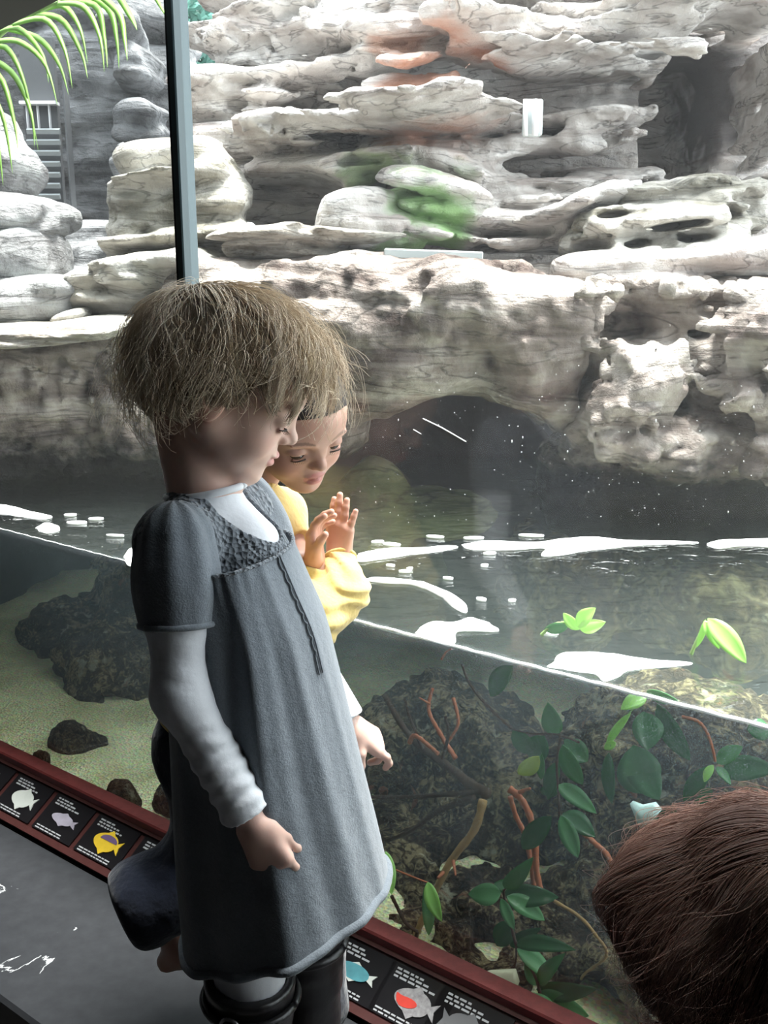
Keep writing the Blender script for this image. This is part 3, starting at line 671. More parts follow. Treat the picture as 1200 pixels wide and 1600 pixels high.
# shore rocks
def cavecut(P, d):
    c = at(705, 735, 2.35); s_ = mpp(c); e = ell(P, (c.x, c.y, c.z-.02), (118*s_, .45, 128*s_)); e = smin(e, ell(P, at(800, 700, 2.3), (70*s_, .4, 60*s_)), .05)
    return smax(d, -e, .03)
lowz = -.05
rock('rock_overhang', [B(600, 470, 2.68, 280, 60, .36, -2, p=4), B(420, 560, 2.72, 150, 150, .3), B(600, 540, 2.55, 150, 90, .26, 4), B(720, 470, 2.5, 110, 50, .26), B(820, 580, 2.42, 62, 95, .2), B(840, 500, 2.5, 60, 60, .26), B(640, 560, 2.48, 110, 70, .2, 8), B(480, 640, 2.62, 90, 70, .25), B(900, 520, 2.7, 120, 110, .2)],
     .0095, M['rock_low'], 'broad white-topped rock overhang above the dark cave in the middle', 'rock', amp=.028, strata=.006, pits=.016, seed=51, cut=cavecut, k=.05)
rock('rock_bank', [B(1060, 480, 2.42, 190, 52, .30, -4, p=4), B(960, 560, 2.3, 80, 44, .22, -4), B(1080, 570, 2.32, 140, 60, .24), B(960, 640, 2.28, 70, 70, .2), B(1060, 680, 2.25, 130, 60, .2, -6), B(1170, 560, 2.22, 90, 110, .24), B(1180, 690, 2.2, 70, 60, .2), B(1040, 760, 2.36, 200, 90, .22), B(900, 690, 2.3, 34, 46, .1)],
     .009, M['rock_low'], 'pitted white-topped rock bank at the right edge above the water', 'rock', amp=.024, strata=.006, pits=.020, seed=52, k=.04)
rock('rock_bank', [B(90, 560, 2.72, 220, 60, .28, 4, p=4), B(100, 650, 2.72, 230, 90, .26), B(260, 640, 2.68, 100, 110, .24), B(20, 600, 2.66, 100, 80, .22), B(130, 740, 2.85, 260, 70, .22), B(-190, 600, 3.0, 200, 110, .3), B(-400, 600, 3.1, 200, 130, .3)],
     .0095, M['rock_low'], 'pitted grey rock bank at the left edge above the water', 'rock', amp=.024, strata=.006, pits=.026, seed=53, k=.05)
rock('rock_slab', [B(85, 517, 2.52, 112, 14, .12, 5), B(10, 522, 2.5, 70, 13, .1, -2)], .007, M['driftwood'], 'long flat grooved slab topping the left rock bank', 'rock', amp=.006, strata=.012, seed=54, sfreq=30)
rock('rock', [B(28, 503, 2.6, 34, 12, .07, -10)], .007, M['rock_moss'], 'small pale greenish stone on the slab at the left edge', amp=.008, strata=.0, seed=55)
rock('rock', [B(112, 495, 2.56, 28, 9, .06, 18)], .007, M['rock_moss'], 'small mossy stone resting behind the flat slab on the left', amp=.006, strata=.0, seed=56)
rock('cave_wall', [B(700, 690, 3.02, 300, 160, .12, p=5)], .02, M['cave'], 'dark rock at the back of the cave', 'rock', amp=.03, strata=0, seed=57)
rock('algae_mound', [('b', np.array(at(590, 800, 2.62)), np.array([.12, .16, .155]), np.array(Matrix.Rotation(R(-8), 3, 'Y')), 1.7), B(520, 830, 2.62, 110, 70, .2, p=2), B(680, 800, 2.66, 100, 42, .16, p=2)], .01, M['mound'], 'greenish smooth mound rising out of the water inside the cave', 'rock', amp=.012, strata=0, seed=58, base=6)

# ================================================================== under the water
# sand
nx, ny = 120, 70; vv = []
for j in range(ny):
    for i in range(nx):
        p = gl(S0+(S1-S0)*i/(nx-1), .008+(TW-.02)*j/(ny-1)); vv.append((p.x, p.y, 0))
vv = np.array(vv); vv[:, 2] = .004+.012*fbm(vv*5, 61, 4)+.02*np.clip(noise3(vv*2.2, 62), -1, 1)*.5
f = [(j*nx+i, j*nx+i+1, (j+1)*nx+i+1, (j+1)*nx+i) for j in range(ny-1) for i in range(nx-1)]
o = mesh_obj('sand_bed', vv, np.array(f)[:, ::-1], M['sand']); tag(o, 'yellowish gravel sand covering the bottom of the tank', 'sand', kind='stuff')
def gb(px, py, off, rpx, rpz, ro, tilt=0, p=2.6):
    c = atg(px, py, off); s_ = mpp(c)
    Mx = Matrix(((-GD.x, GN.x, 0), (-GD.y, GN.y, 0), (0, 0, 1))).to_3x3()@Matrix.Rotation(R(-tilt), 3, 'Y')
    return ('b', np.array(c), np.array([rpx*s_, ro, rpz*s_]), np.array(Mx), p)
G = gb
rw = dict(amp=.026, strata=0, pits=.028, k=.05, base=9.0)
rock('reef_rock', [G(820, 1330, .55, 240, 190, .2), G(700, 1180, .6, 130, 120, .2), G(1050, 1200, .5, 220, 120, .2), G(630, 1370, .26, 110, 80, .12), G(600, 1440, .10, 70, 40, .04), G(690, 1460, .14, 70, 60, .06), G(740, 1500, .10, 120, 46, .05), G(620, 1440, .14, 60, 40, .06), G(590, 1300, .42, 110, 70, .12), G(820, 1470, .22, 190, 90, .10), G(700, 1440, .2, 70, 60, .07), G(960, 1530, .2, 160, 90, .09), G(880, 1560, .14, 60, 40, .05), G(1100, 1600, .2, 150, 90, .1), G(1030, 1450, .34, 190, 130, .14)], .0085, M['rock_wet'], 'large dark brown coral-crusted rock mound under the water behind the branches', 'rock', seed=71, **rw)
def WB(px, py, z, rx, rz, ro, p=2.6):
    c = atz(px, py, z); s_ = mpp(c); Mx = Matrix(((-GD.x, GN.x, 0), (-GD.y, GN.y, 0), (0, 0, 1))).to_3x3(); return ('b', np.array(c), np.array([rx*s_, ro, rz*s_]), np.array(Mx), p)
rock('reef_rock', [WB(1000, 900, .30, 130, 90, .16), WB(1130, 960, .32, 110, 90, .14), WB(900, 930, .28, 80, 90, .12), WB(830, 900, .22, 60, 80, .1), WB(1180, 880, .28, 90, 90, .16)], .010, M['rock_shoal'], 'brown and ochre rocks just under the water surface at the right', 'rock', amp=.03, strata=0, pits=.02, seed=75, k=.06, base=7)
rock('reef_rock', [WB(620, 860, .20, 120, 90, .18), WB(560, 900, .12, 90, 80, .14)], .012, M['mound'], 'greenish submerged rock right of the yellow sleeve', 'rock', amp=.025, strata=0, pits=.01, seed=76, k=.06, base=6)
rock('reef_rock', [G(190, 1080, .50, 100, 110, .16), G(130, 1030, .62, 110, 90, .16), G(185, 1150, .42, 66, 54, .1), G(60, 1020, .85, 240, 80, .2), G(250, 960, .8, 120, 120, .2)], .0085, M['rock_wet'], 'dark underwater rock behind the sleeve, left of the girl in grey', 'rock', seed=72, **rw)
rock('reef_rock', [G(15, 1075, .50, 90, 70, .14), G(-60, 1060, .5, 80, 110, .14)], .0085, M['rock_wet'], 'dark underwater rock cut by the left edge of the photo', 'rock', seed=73, **rw)
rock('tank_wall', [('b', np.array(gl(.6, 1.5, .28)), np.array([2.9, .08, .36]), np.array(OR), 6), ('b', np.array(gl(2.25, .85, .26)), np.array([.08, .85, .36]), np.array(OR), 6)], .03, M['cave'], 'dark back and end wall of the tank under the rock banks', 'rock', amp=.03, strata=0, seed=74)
for j, (bl, lab) in enumerate([([G(112, 1162, .17, 40, 36, .05), G(140, 1175, .2, 34, 26, .05)], 'largest loose brown stone on the sand, yellow-streaked, left part of the tank'),
    ([G(193, 1250, .05, 24, 30, .03, 10)], 'pointed brown stone against the glass above the yellow fish label'), ([G(66, 1190, .05, 18, 20, .02)], 'small reddish stone against the glass above the white fish label'),
    ([G(272, 1248, .08, 26, 30, .04)], 'brown stone half hidden by the grey dress low on the sand'), ([G(268, 1172, .2, 20, 14, .03)], 'small flat stone beside the sleeve on the far sand'),
    ([G(258, 1190//1, .26, 0, 0, 0)] if False else [G(585, 1225, .3, 40, 16, .05)], 'pale flat stone just right of the small pointing hand')]):
    rock('stone', bl, .0045, M['rock_small'], lab, 'stone', amp=.008, strata=0, pits=.010, seed=81+j, k=.015, base=14, group='loose stones on the sand')
# pale scraps seen between the leaves
def starpiece(px, pts, off, lab, mat, cat='coral', name='pale_scrap'):  # pale scrap; the category coral is only a guess
    P_ = [atg(x, y, off) for x, y in pts]; c = sum(P_, Vector())/len(P_); mb = MB(); n = len(P_)
    v = [p for p in P_]+[p+GN*.012 for p in P_]+[c-GN*.012, c+GN*.02]
    mb.add(v, [(i, (i+1) % n, 2*n) for i in range(n)]+[(n+(i+1) % n, n+i, 2*n+1) for i in range(n)]+[(i, n+i, n+(i+1) % n, (i+1) % n) for i in range(n)])
    o = mb.build(name, mat); tag(o, lab, cat)
M['pale'] = plain('pale_blue_white', (.62, .78, .76), .7, nscale=60, nb=.4, var=.15)
starpiece(0, [(984, 1256), (1000, 1262), (1020, 1258), (1030, 1270), (1018, 1284), (1014, 1300), (1004, 1302), (996, 1286)], .18, 'pale blue-white star-shaped scrap under the water left of the brown hair', M['pale'])
M['palesand'] = plain('pale_sandstone', (.62, .58, .42), .9, nscale=30, nb=.5, var=.2)
starpiece(0, [(730, 1532), (760, 1522), (800, 1520), (806, 1540), (796, 1566), (780, 1562), (750, 1545)], .03, 'pale flat cream stone lying behind the red rail at the bottom', M['palesand'], 'stone', 'cream_stone')

# ================================================================== gate, bracket, trees
g = empty('louvre_gate', at(80, 340, 3.9), 'dark metal gate with pale louvre slats in the far left recess', 'gate')
def pbox(mb, x0, y0, x1, y1, Y, th, bev=0.0):
    a = at(x0, y0, Y); b2 = at(x1, y1, Y); mb.box((a+b2)/2, (abs(b2.x-a.x), th, abs(a.z-b2.z)), None, bev)
mb = MB(); pbox(mb, 30, 60, 104, 350, 3.95, .03); mb.build('door_panel', M['gate'], g, False)
mb = MB(); a = at(98, 60, 3.9); b2 = at(116, 352, 3.9); mb.box(((a.x+b2.x)/2, 3.9, (a.z-.06)/2), (b2.x-a.x, .06, a.z+.06)); mb.build('post', M['gate'], g, False)
for i in range(9):
    mb = MB(); y = 205+i*17; a = at(68, y, 3.9); mb.box(a, (52*mpp(a), .012, 7*mpp(a)), Matrix.Rotation(R(30), 3, 'X')); mb.build('slat', M['slat'], g, False)
t = empty('white_rack', at(60, 190, 3.92), 'small white metal rack hanging on the far left gate', 'rack')
mb = MB(); pbox(mb, 33, 159, 90, 164, 3.915, .05); mb.build('top_bar', M['white_metal'], t, False)
for x in (43, 60, 78):
    mb = MB(); pbox(mb, x-2, 164, x+2, 203, 3.915, .02); mb.build('rod', M['white_metal'], t, False)
t = empty('wall_lamp', at(831, 212, 2.66), 'pair of short upright white tubes fixed to the cliff', 'fixture')
a0 = at(824, 156, 2.66); a1 = at(824, 212, 2.66)
for x, w in ((821, 3.6), (836, 5.0)):
    mb = MB(); mb.tube([at(x, 155, 2.66), at(x, 212, 2.66)], w*mpp(a0), 14); mb.build('tube', M['white_metal'], t)
mb = MB(); pbox(mb, 818, 156, 846, 213, 2.69, .03, .004); mb.build('back_plate', M['pale_metal'], t, False)
mb = MB(); mb.tube([at(832, 184, 2.69), at(832, 184, 3.1)], .012, 8); mb.build('bracket', M['pale_metal'], t)
# trees beyond
M['tree'] = leaf_mat('tree_leaf', (.05, .16, .13), (.16, .36, .30), .4, .5); M['bark'] = plain('bark', (.12, .09, .07), .9)
def tree(px, py, Y, rpx, rpz, n, lab, seed):
    r_ = random.Random(seed); c = at(px, py, Y); s_ = mpp(c); t = empty('tree', Vector((c.x, c.y, -.06)), lab, 'tree', 'trees beyond the rocks')
    v = []; f = []
    for i in range(n):
        d = Vector((r_.gauss(0, 1), r_.gauss(0, 1), r_.gauss(0, 1))).normalized()*r_.random()**.4
        p = c+Vector((d.x*rpx*s_, d.y*.5, d.z*rpz*s_)); a = Vector((r_.gauss(0, 1), r_.gauss(0, 1), r_.gauss(0, .6))).normalized(); b2 = a.orthogonal().normalized()
        L = .045+.04*r_.random(); k = len(v); v += [p, p+a*L*.5+b2*L*.28, p+a*L, p+a*L*.5-b2*L*.28]; f.append((k, k+1, k+2, k+3))
    mesh_obj('foliage', v, f, M['tree'], t, False)
    mb = MB(); mb.tube(spline([Vector((c.x, c.y+.1, -.06)), Vector((c.x+.05, c.y+.1, c.z-.4)), c], 10), [.05]*5+[.04, .03, .02, .02, .01], 8); mb.build('trunk', M['bark'], t)
tree(245, 60, 5.7, 60, 110, 2400, 'teal-green tree seen left of the glazing bar behind the pillar', 1)
tree(312, 50, 5.7, 60, 110, 2400, 'teal-green tree seen just right of the glazing bar above the cliff edge', 2)

# ================================================================== palm fronds, mangrove branches
M['palm'] = leaf_mat('palm_leaf', (.20, .42, .06), (.38, .62, .16), .45, .35); M['stemgreen'] = plain('green_stem', (.25, .40, .12), .5)
def blade(mb, pts, w, n=14, nrm=Vector((0, -1, .2))):              # long tapering leaflet, slightly folded
    P_ = spline(pts, n); v = []; f = []
    for i, p in enumerate(P_):
        t = (P_[min(i+1, n-1)]-P_[max(i-1, 0)]).normalized(); sd_ = t.cross(nrm).normalized(); u = i/(n-1); ww = w*max(.06, math.sin(PI*min(1, .12+u*.9))**.6)*(1-u*.75)
        nn = sd_.cross(t).normalized(); v += [p-sd_*ww, p-nn*ww*.35, p+sd_*ww, p+nn*ww*.12]
    for i in range(n-1):
        a = i*4
        for k in range(4): f.append((a+k, a+(k+1) % 4, a+4+(k+1) % 4, a+4+k))
    mb.add(v, f)
fd = empty('palm_frond', atg(100, 40, .12), 'bright green palm frond with drooping leaflets in the top left corner', 'frond')
rac = [(-70, 190), (-40, 110), (0, 55), (60, 18), (130, -12), (200, -45), (280, -80)]
RP = [atg(x, y, .22) for x, y in rac]; mb = MB(); mb.tube(spline(RP, 30), [.006-.004*i/29 for i in range(30)], 8); mb.build('rachis', M['stemgreen'], fd)
lf = [((-50,150),(-10,200),(5,290)),((-45,130),(0,170),(20,272)),((-40,110),(0,120),(22,190),(28,235)),((-25,85),(20,115),(48,175),(54,230)),((-20,80),(10,75),(38,130),(60,236)),((-10,65),(30,65),(70,100),(90,165)),
      ((-5,50),(30,45),(66,85),(76,130)),((10,45),(60,60),(92,100),(107,148)),((20,38),(70,30),(100,75),(113,138)),((50,22),(95,30),(126,80),(137,123)),((70,15),(100,10),(125,45),(137,100)),
      ((90,5),(130,10),(155,55),(163,112)),((105,0),(150,10),(163,60),(168,106)),((130,-12),(170,15),(182,60),(186,108)),((145,-15),(185,20),(195,65),(199,95)),((170,-30),(195,10),(209,35),(214,47)),((220,-50),(240,-10),(262,30)),((230,-55),(255,-20),(272,18))]
for k, l in enumerate(lf):
    mb = MB(); blade(mb, [atg(x, y, .22-.10*(i/len(l))+.02*math.sin(k*2.1)) for i, (x, y) in enumerate(l)], .0085); mb.build('leaflet', M['palm'], fd)

M['leafd'] = leaf_mat('dark_leaf', (.035, .13, .045), (.07, .22, .09), .3, .25); M['leafm'] = leaf_mat('green_leaf', (.08, .26, .09), (.16, .38, .17), .3, .22)
M['leafb'] = leaf_mat('bright_leaf', (.28, .58, .12), (.50, .80, .26), .35, .18); M['leafy'] = leaf_mat('yellow_green_leaf', (.38, .52, .10), (.55, .65, .2), .4, .2)
M['twig'] = plain('brown_twig', (.09, .055, .04), .8, nscale=90, nb=.3, var=.4)
M['redroot'] = plain('red_root', (.42, .13, .06), .7, nscale=70, nb=.3, var=.45); M['tanroot'] = plain('tan_root', (.36, .22, .09), .75, nscale=60, nb=.3, var=.4)
def leaf(par, b0, t0, wpx, off0, off1, mat, droop=.25, side=1):
    A = atg(*b0, off0); Bp = atg(*t0, off1); s_ = mpp(A); n = 12; L = (Bp-A).length; ax = (Bp-A).normalized()
    view = (Vector((0, 0, CAMZ))-A).normalized(); tw = Matrix.Rotation(R(rnd.uniform(-28, 28)), 3, ax); sd_ = (tw@ax.cross(view)).normalized(); nn = sd_.cross(ax).normalized()
    if nn.dot(view) < 0: nn = -nn
    v = []; f = []; W_ = wpx*s_*.5; th = .0012
    for i in range(n):
        u = i/(n-1); w = W_*max(.02, (math.sin(PI*u**.85))**.75); c = A+ax*L*u+nn*math.sin(PI*u)*L*droop*.35
        for x_, d in ((-1, .22), (-.5, .04), (0, -.05), (.5, .04), (1, .22)): v.append(c+sd_*w*x_+nn*w*d)
        for x_, d in ((1, .22), (.5, .04), (0, -.05), (-.5, .04), (-1, .22)): v.append(c+sd_*w*x_+nn*(w*d-th))
    for i in range(n-1):
        for k in range(10): f.append((i*10+k, i*10+(k+1) % 10, (i+1)*10+(k+1) % 10, (i+1)*10+k))
    mb = MB(); mb.add(v, f); mb.build('leaf', mat, par)
def stem(par, pts, rpx0, rpx1, off0, off1, mat, name='stem', n=24):
    m_ = len(pts); P_ = [atg(x, y, off0+(off1-off0)*i/(m_-1)) for i, (x, y) in enumerate(pts)]; s_ = mpp(P_[0]); q_ = spline(P_, n)
    rs = [(rpx0+(rpx1-rpx0)*i/(n-1))*s_*(1+.12*math.sin(i*2.3)) for i in range(n)]
    mb = MB(); mb.tube(q_, rs, 8); return mb.build(name, mat, par)
D_, G_, B2, Y_ = 'leafd', 'leafm', 'leafb', 'leafy'
def plant(lab, stems, leaves, name='mangrove_branch', group='leafy mangrove shoots'):
    x, y = stems[0][0][0]; t = empty(name, atg(x, y, stems[0][3]), lab, 'branch', group)
    for pts, a, b2, o0, o1, mt in stems: stem(t, pts, a, b2, o0, o1, M[mt])
    for b0, t0, w, o0, mt in leaves: leaf(t, b0, t0, w, o0, o0+rnd.uniform(-.03, .03), M[mt])
plant('leafy shoot with a cluster of hanging leaves in the middle of the underwater branches',
    [([(905, 1160), (872, 1148), (830, 1146), (802, 1140)], 2, 1.2, .12, .14, 'twig'), ([(876, 1150), (870, 1190), (872, 1230), (874, 1275), (878, 1300)], 2.4, 1.6, .12, .12, 'twig')],
    [((868,1148),(856,1098),32,.14,G_), ((802,1140),(834,1178),30,.15,D_), ((842,1182),(810,1210),28,.09,Y_), ((846,1178),(846,1218),13,.10,G_), ((879,1164),(910,1226),32,.09,G_), ((882,1156),(918,1190),34,.15,D_), ((873,1226),(932,1271),28,.09,G_),
     ((876,1274),(903,1340),28,.10,G_), ((879,1271),(930,1308),34,.13,D_), ((861,1276),(816,1326),34,.12,D_), ((872,1190),(856,1250),26,.16,D_), ((872,1225),(846,1240),24,.16,D_), ((850,1150),(832,1190),40,.18,D_)])
plant('leafy shoot fanning out left and right low in the middle of the tank',
    [([(806, 1475), (797, 1440), (789, 1412), (787, 1390)], 2.6, 1.8, .09, .08, 'twig'), ([(787, 1392), (810, 1368), (832, 1342)], 1.4, .8, .08, .08, 'twig')],
    [((788,1388),(833,1340),26,.08,G_), ((783,1395),(732,1397),34,.08,G_), ((787,1396),(873,1402),34,.10,D_), ((792,1400),(851,1438),30,.09,G_), ((783,1404),(803,1452),18,.06,G_), ((800,1440),(776,1478),34,.11,D_), ((800,1392),(772,1380),22,.11,D_), ((797,1478),(845,1450),20,.11,D_)])
plant('lowest leafy shoot rising from behind the red rail',
    [([(845, 1560), (838, 1530), (822, 1500), (806, 1472)], 2.6, 2.0, .05, .07, 'twig'), ([(806, 1474), (806, 1500), (798, 1526)], 1.6, 1.2, .07, .05, 'twig')],
    [((806,1475),(899,1484),26,.07,D_), ((808,1482),(862,1528),30,.06,G_), ((843,1538),(882,1490),24,.06,G_), ((838,1546),(932,1546),30,.07,D_), ((842,1550),(920,1588),34,.06,G_), ((836,1552),(872,1604),24,.04,G_), ((822,1500),(838,1540),24,.06,G_), ((832,1566),(812,1590),26,.05,D_)])
plant('thin red twig with hanging bright green leaves beside the dress hem',
    [([(600, 1352), (625, 1362), (650, 1372), (668, 1379)], 1.6, 1.2, .03, .04, 'redroot')],
    [((603,1330),(612,1398),20,.03,B2), ((668,1378),(690,1440),24,.04,B2), ((666,1380),(670,1462),20,.06,G_), ((598,1345),(594,1378),16,.05,G_)])
plant('leafy shoot with bright leaves hanging from the waterline right of the middle',
    [([(1018, 1082), (1003, 1098), (985, 1112), (968, 1140), (952, 1165)], 1.8, 1.2, .05, .05, 'stemgreen')],
    [((1010,1088),(970,1108),26,.04,B2), ((985,1114),(946,1172),14,.04,B2), ((962,1160),(944,1170),14,.03,B2), ((1005,1112),(1012,1172),52,.14,D_), ((1027,1100),(1078,1188),34,.16,D_), ((951,1176),(956,1256),22,.13,D_), ((990,1165),(1000,1240),70,.24,D_), ((1010,1080),(1060,1096),20,.05,G_), ((800,1040),(766,1088),34,.14,D_), ((985,1180),(1030,1250),50,.26,D_)])
plant('small shoot with an orange stem at the right edge above the brown hair',
    [([(1066, 1120), (1092, 1128), (1108, 1152), (1118, 1190)], 2.6, 2.2, .12, .1, 'redroot')],
    [((1120,1192),(1160,1166),26,.09,G_), ((1114,1195),(1100,1222),14,.07,B2), ((1112,1198),(1068,1252),28,.10,D_), ((1120,1198),(1142,1226),14,.09,G_), ((1128,1204),(1215,1202),40,.18,D_), ((1168,1140),(1204,1142),34,.10,D_), ((1110, 1230), (1086,1262),24,.16,D_)])
plant('shoot of three rounded leaves just left of the brown hair',
    [([(1090, 1240), (1062, 1268), (1035, 1302), (1020, 1316)], 2.0, 1.4, .14, .12, 'twig')],
    [((1024,1312),(996,1352),36,.10,G_), ((1035,1300),(1056,1258),30,.10,D_), ((1046,1290),(1012,1296),30,.14,D_), ((1028,1316),(1048,1346),26,.14,D_)])
# roots and bare branches
def branch(lab, pts, r0, r1, o0, o1, mat, twigs=(), name='root'):
    x, y = pts[0]; 
    if not twigs:
        m_ = len(pts); o = stem(None, pts, r0, r1, o0, o1, M[mat], name); tag(o, lab, 'root', 'bare roots and branches under the water'); return
    t = empty(name, atg(x, y, o0), lab, 'root', 'bare roots and branches under the water'); stem(t, pts, r0, r1, o0, o1, M[mat], 'main_stem')
    for tp, a, b2, m2 in twigs: stem(t, tp, a, b2, (o0+o1)/2, (o0+o1)/2-.02, M[m2], 'side_twig')
branch('thick yellowish root curving down to the sand in the middle of the tank', [(755,1250),(742,1295),(712,1335),(692,1368),(668,1420),(650,1460),(640,1490)], 7, 5, .16, .06, 'tanroot', [([(694,1362),(684,1372)], 3, 2, 'redroot'), ([(708,1345),(712,1368)], 3, 1.5, 'redroot')])
branch('thicker of the two upright red-brown roots in the middle', [(795,1232),(812,1246),(828,1275),(836,1320),(838,1360),(846,1395)], 6, 5, .14, .16, 'redroot', [([(806,1240),(828,1232)], 4, 2, 'redroot')])
branch('thin red root left of the thicker upright root', [(797,1245),(806,1275),(820,1305),(830,1350),(834,1385)], 4, 4, .15, .17, 'redroot')
branch('curved orange-red root right of the hanging leaves', [(905,1296),(930,1318),(950,1338),(964,1372)], 4, 5, .2, .2, 'redroot')
branch('brown branch running diagonally from the pointing hand to the root knot', [(600,1085),(640,1150),(690,1190),(735,1225),(760,1240)], 4, 9, .24, .18, 'twig', [([(640,1160),(650,1150),(685,1178)], 4, 3, 'redroot'), ([(690,1190),(700,1150),(696,1120)], 3, 2, 'twig'), ([(660,1170),(640,1120),(632,1092)], 3, 2, 'twig')])
branch('thin bare twig rising from the waterline toward the hanging leaves', [(722,1038),(735,1070),(768,1110),(800,1138)], 2, 2.5, .14, .14, 'twig')
branch('long dark horizontal branch behind the dress edge', [(560,1244),(620,1246),(690,1242),(750,1236)], 3, 4, .22, .18, 'twig')
branch('short red branch tips under the waterline left of the twig', [(676,1075),(670,1110),(690,1150),(712,1185)], 2.5, 4, .3, .26, 'redroot', [([(672,1100),(655,1090)], 2, 1, 'redroot'), ([(708,1090),(716,1130),(700,1160)], 3, 2, 'redroot')])
branch('forked grey twig left of the brown hair', [(866,1408),(905,1432),(930,1460),(948,1492),(915,1520),(908,1530)], 3, 2, .10, .10, 'tanroot')
branch('dark forked twig behind the red rail beside the dress hem', [(612,1400),(622,1420),(634,1442),(652,1456)], 3, 3, .05, .07, 'twig', [([(652,1456),(646,1480),(638,1500)], 3, 3, 'twig')])
branch('small red stem tip at the waterline right of the yellow sleeve', [(690,1030),(698,1018),(706,1014)], 2, 1.2, .06, .05, 'redroot')
branch('dark slanting branch at the lower left of the reef mound', [(590,1318),(640,1300),(680,1270),(740,1245)], 3, 5, .22, .2, 'twig')
branch('orange mottled root behind the upper right leaves', [(960,1340),(1000,1310),(1050,1280),(1090,1240)], 2, 2.5, .16, .15, 'twig')
# leaves standing out of the water
def atw(px, py, Y): return at(px, py, Y)
def wplant(lab, Y, stems, leaves):
    c = atz(*stems[0][0], WATER); t = empty('mangrove_shoot', c, lab, 'shoot', 'shoots breaking the water surface')
    off = (c-GP).dot(GN)
    for pts in stems: stem(t, pts, 3, 2, off, off, M['stemgreen'])
    for b0, t0, w, d, mt in leaves: leaf(t, b0, t0, w, off+d, off+d, M[mt])
wplant('bright green leaf pair standing out of the water at the right', 0, [[(1080, 1022), (1090, 998), (1102, 974)]], [((1100,970),(1124,1014),20,-.01,B2), ((1106,966),(1166,1036),34,-.01,B2), ((1103,968),(1088,1012),10,.0,B2)])
wplant('pale green floating leaf cluster in the middle of the water', 0, [[(846, 992), (866, 976), (890, 972)]], [((902,980),(930,950),26,-.01,B2), ((905,982),(946,972),22,-.01,B2), ((888,978),(850,984),18,0,G_), ((905,984),(880,958),18,0,B2)])
# ================================================================== people
UP = Vector((0, 0, 1))
def headq(P, O, Mx, s=1.0): return ((P-V3(O))@Mx)/s
def head_parts(q, tongue=False, slit=.0045):
    d = ell(q, (-.012, 0, .028), (.093, .072, .077))
    d = smin(d, ell(q, (.028, 0, .030), (.056, .060, .052)), .02)
    d = smin(d, ell(q, (.028, 0, -.018), (.050, .052, .058)), .02)
    for y in (1, -1):
        d = smin(d, ell(q, (.045, y*.030, -.030), (.028, .026, .027)), .015)
        d = smin(d, cone(q, (.0, y*.047, -.030), (.050, y*.016, -.066), .021, .016), .018)
    d = smin(d, ell(q, (.060, 0, -.071), (.019, .021, .017)), .014)
    d = smin(d, ell(q, (.061, 0, -.043), (.021, .026, .020)), .012)
    for y in (1, -1):
        d = smax(d, -ell(q, (.086, y*.030, .006), (.014, .017, .011)), .010)
    d = smin(d, cone(q, (.071, 0, .014), (.0865, 0, -.012), .0062, .0068), .009)
    d = smin(d, ell(q, (.0885, 0, -.0165), (.0092, .0088, .0078)), .006)
    for y in (1, -1):
        d = smin(d, ell(q, (.0815, y*.0088, -.0205), (.0075, .0052, .0055)), .004)
        d = smax(d, -ell(q, (.0865, y*.0048, -.0275), (.0042, .0026, .0030)), .002)
        lid = ell(q, (.0655, y*.029, .003), (.0138, .0160, .0120))
        lid = smax(lid, -(q[:, 2]+slit+.18*np.abs(q[:, 1]-y*.029)), .0012)
        d = smin(d, lid, .003)
        d = smin(d, cone(q, (.0745, y*.018, -.0105), (.0735, y*.038, -.0085), .0028, .0022), .004)
        d = smin(d, cone(q, (.080, y*.014, .0215), (.073, y*.043, .022), .0035, .003), .008)
        ear = smax(ell(q, (-.008, y*.072, -.002), (.018, .0075, .027), rotm(0, R(-12))), -ell(q, (-.004, y*.079, .002), (.010, .005, .017)), .003)
        d = smin(d, ear, .004)
    op = .004 if tongue else 0
    up = ell(q, (.0785, 0, -.0405), (.0085, .0180, .0046)); lo_ = ell(q, (.0765, 0, -.0505-op), (.0085, .0150, .0054))
    d = smin(d, smin(up, lo_, .0006), .0022)
    d = smax(d, -ell(q, (.089, 0, -.0456-op*.6), (.014, .0165, .0007+op*.6)), .0008)
    if tongue: d = smin(d, ell(q, (.079, 0, -.0475), (.0095, .010, .0030)), .0008)
    return d
def head_color(q, base, lip, brow):
    c = np.tile(np.array(base, float), (len(q), 1))
    ay = np.abs(q[:, 1])
    def blend(m, col): 
        m = np.clip(m, 0, 1)[:, None]; return c*(1-m)+np.array(col)*m
    ck = np.exp(-(((q-np.array([.066, 0, -.026]))[:, [0, 2]]**2).sum(1)+(ay-.036)**2)/.00035)*.35
    c = blend(ck, (base[0]*1.02, base[1]*.62, base[2]*.60))
    lipm = (q[:, 0] > .072) & ((np.abs(q[:, 1])/.0185)**2+((q[:, 2]+.0462)/.0105)**2 < 1)
    c = blend(lipm*.8, lip)
    bm_ = (q[:, 0] > .05) & (((ay-.029)/.016)**2+((q[:, 2]-.0235-.004*(1-((ay-.029)/.016)**2))/.0026)**2 < 1)
    c = blend(bm_*.55, brow)
    ea = (ay > .068)*.3; c = blend(ea, (base[0], base[1]*.6, base[2]*.55))
    return c
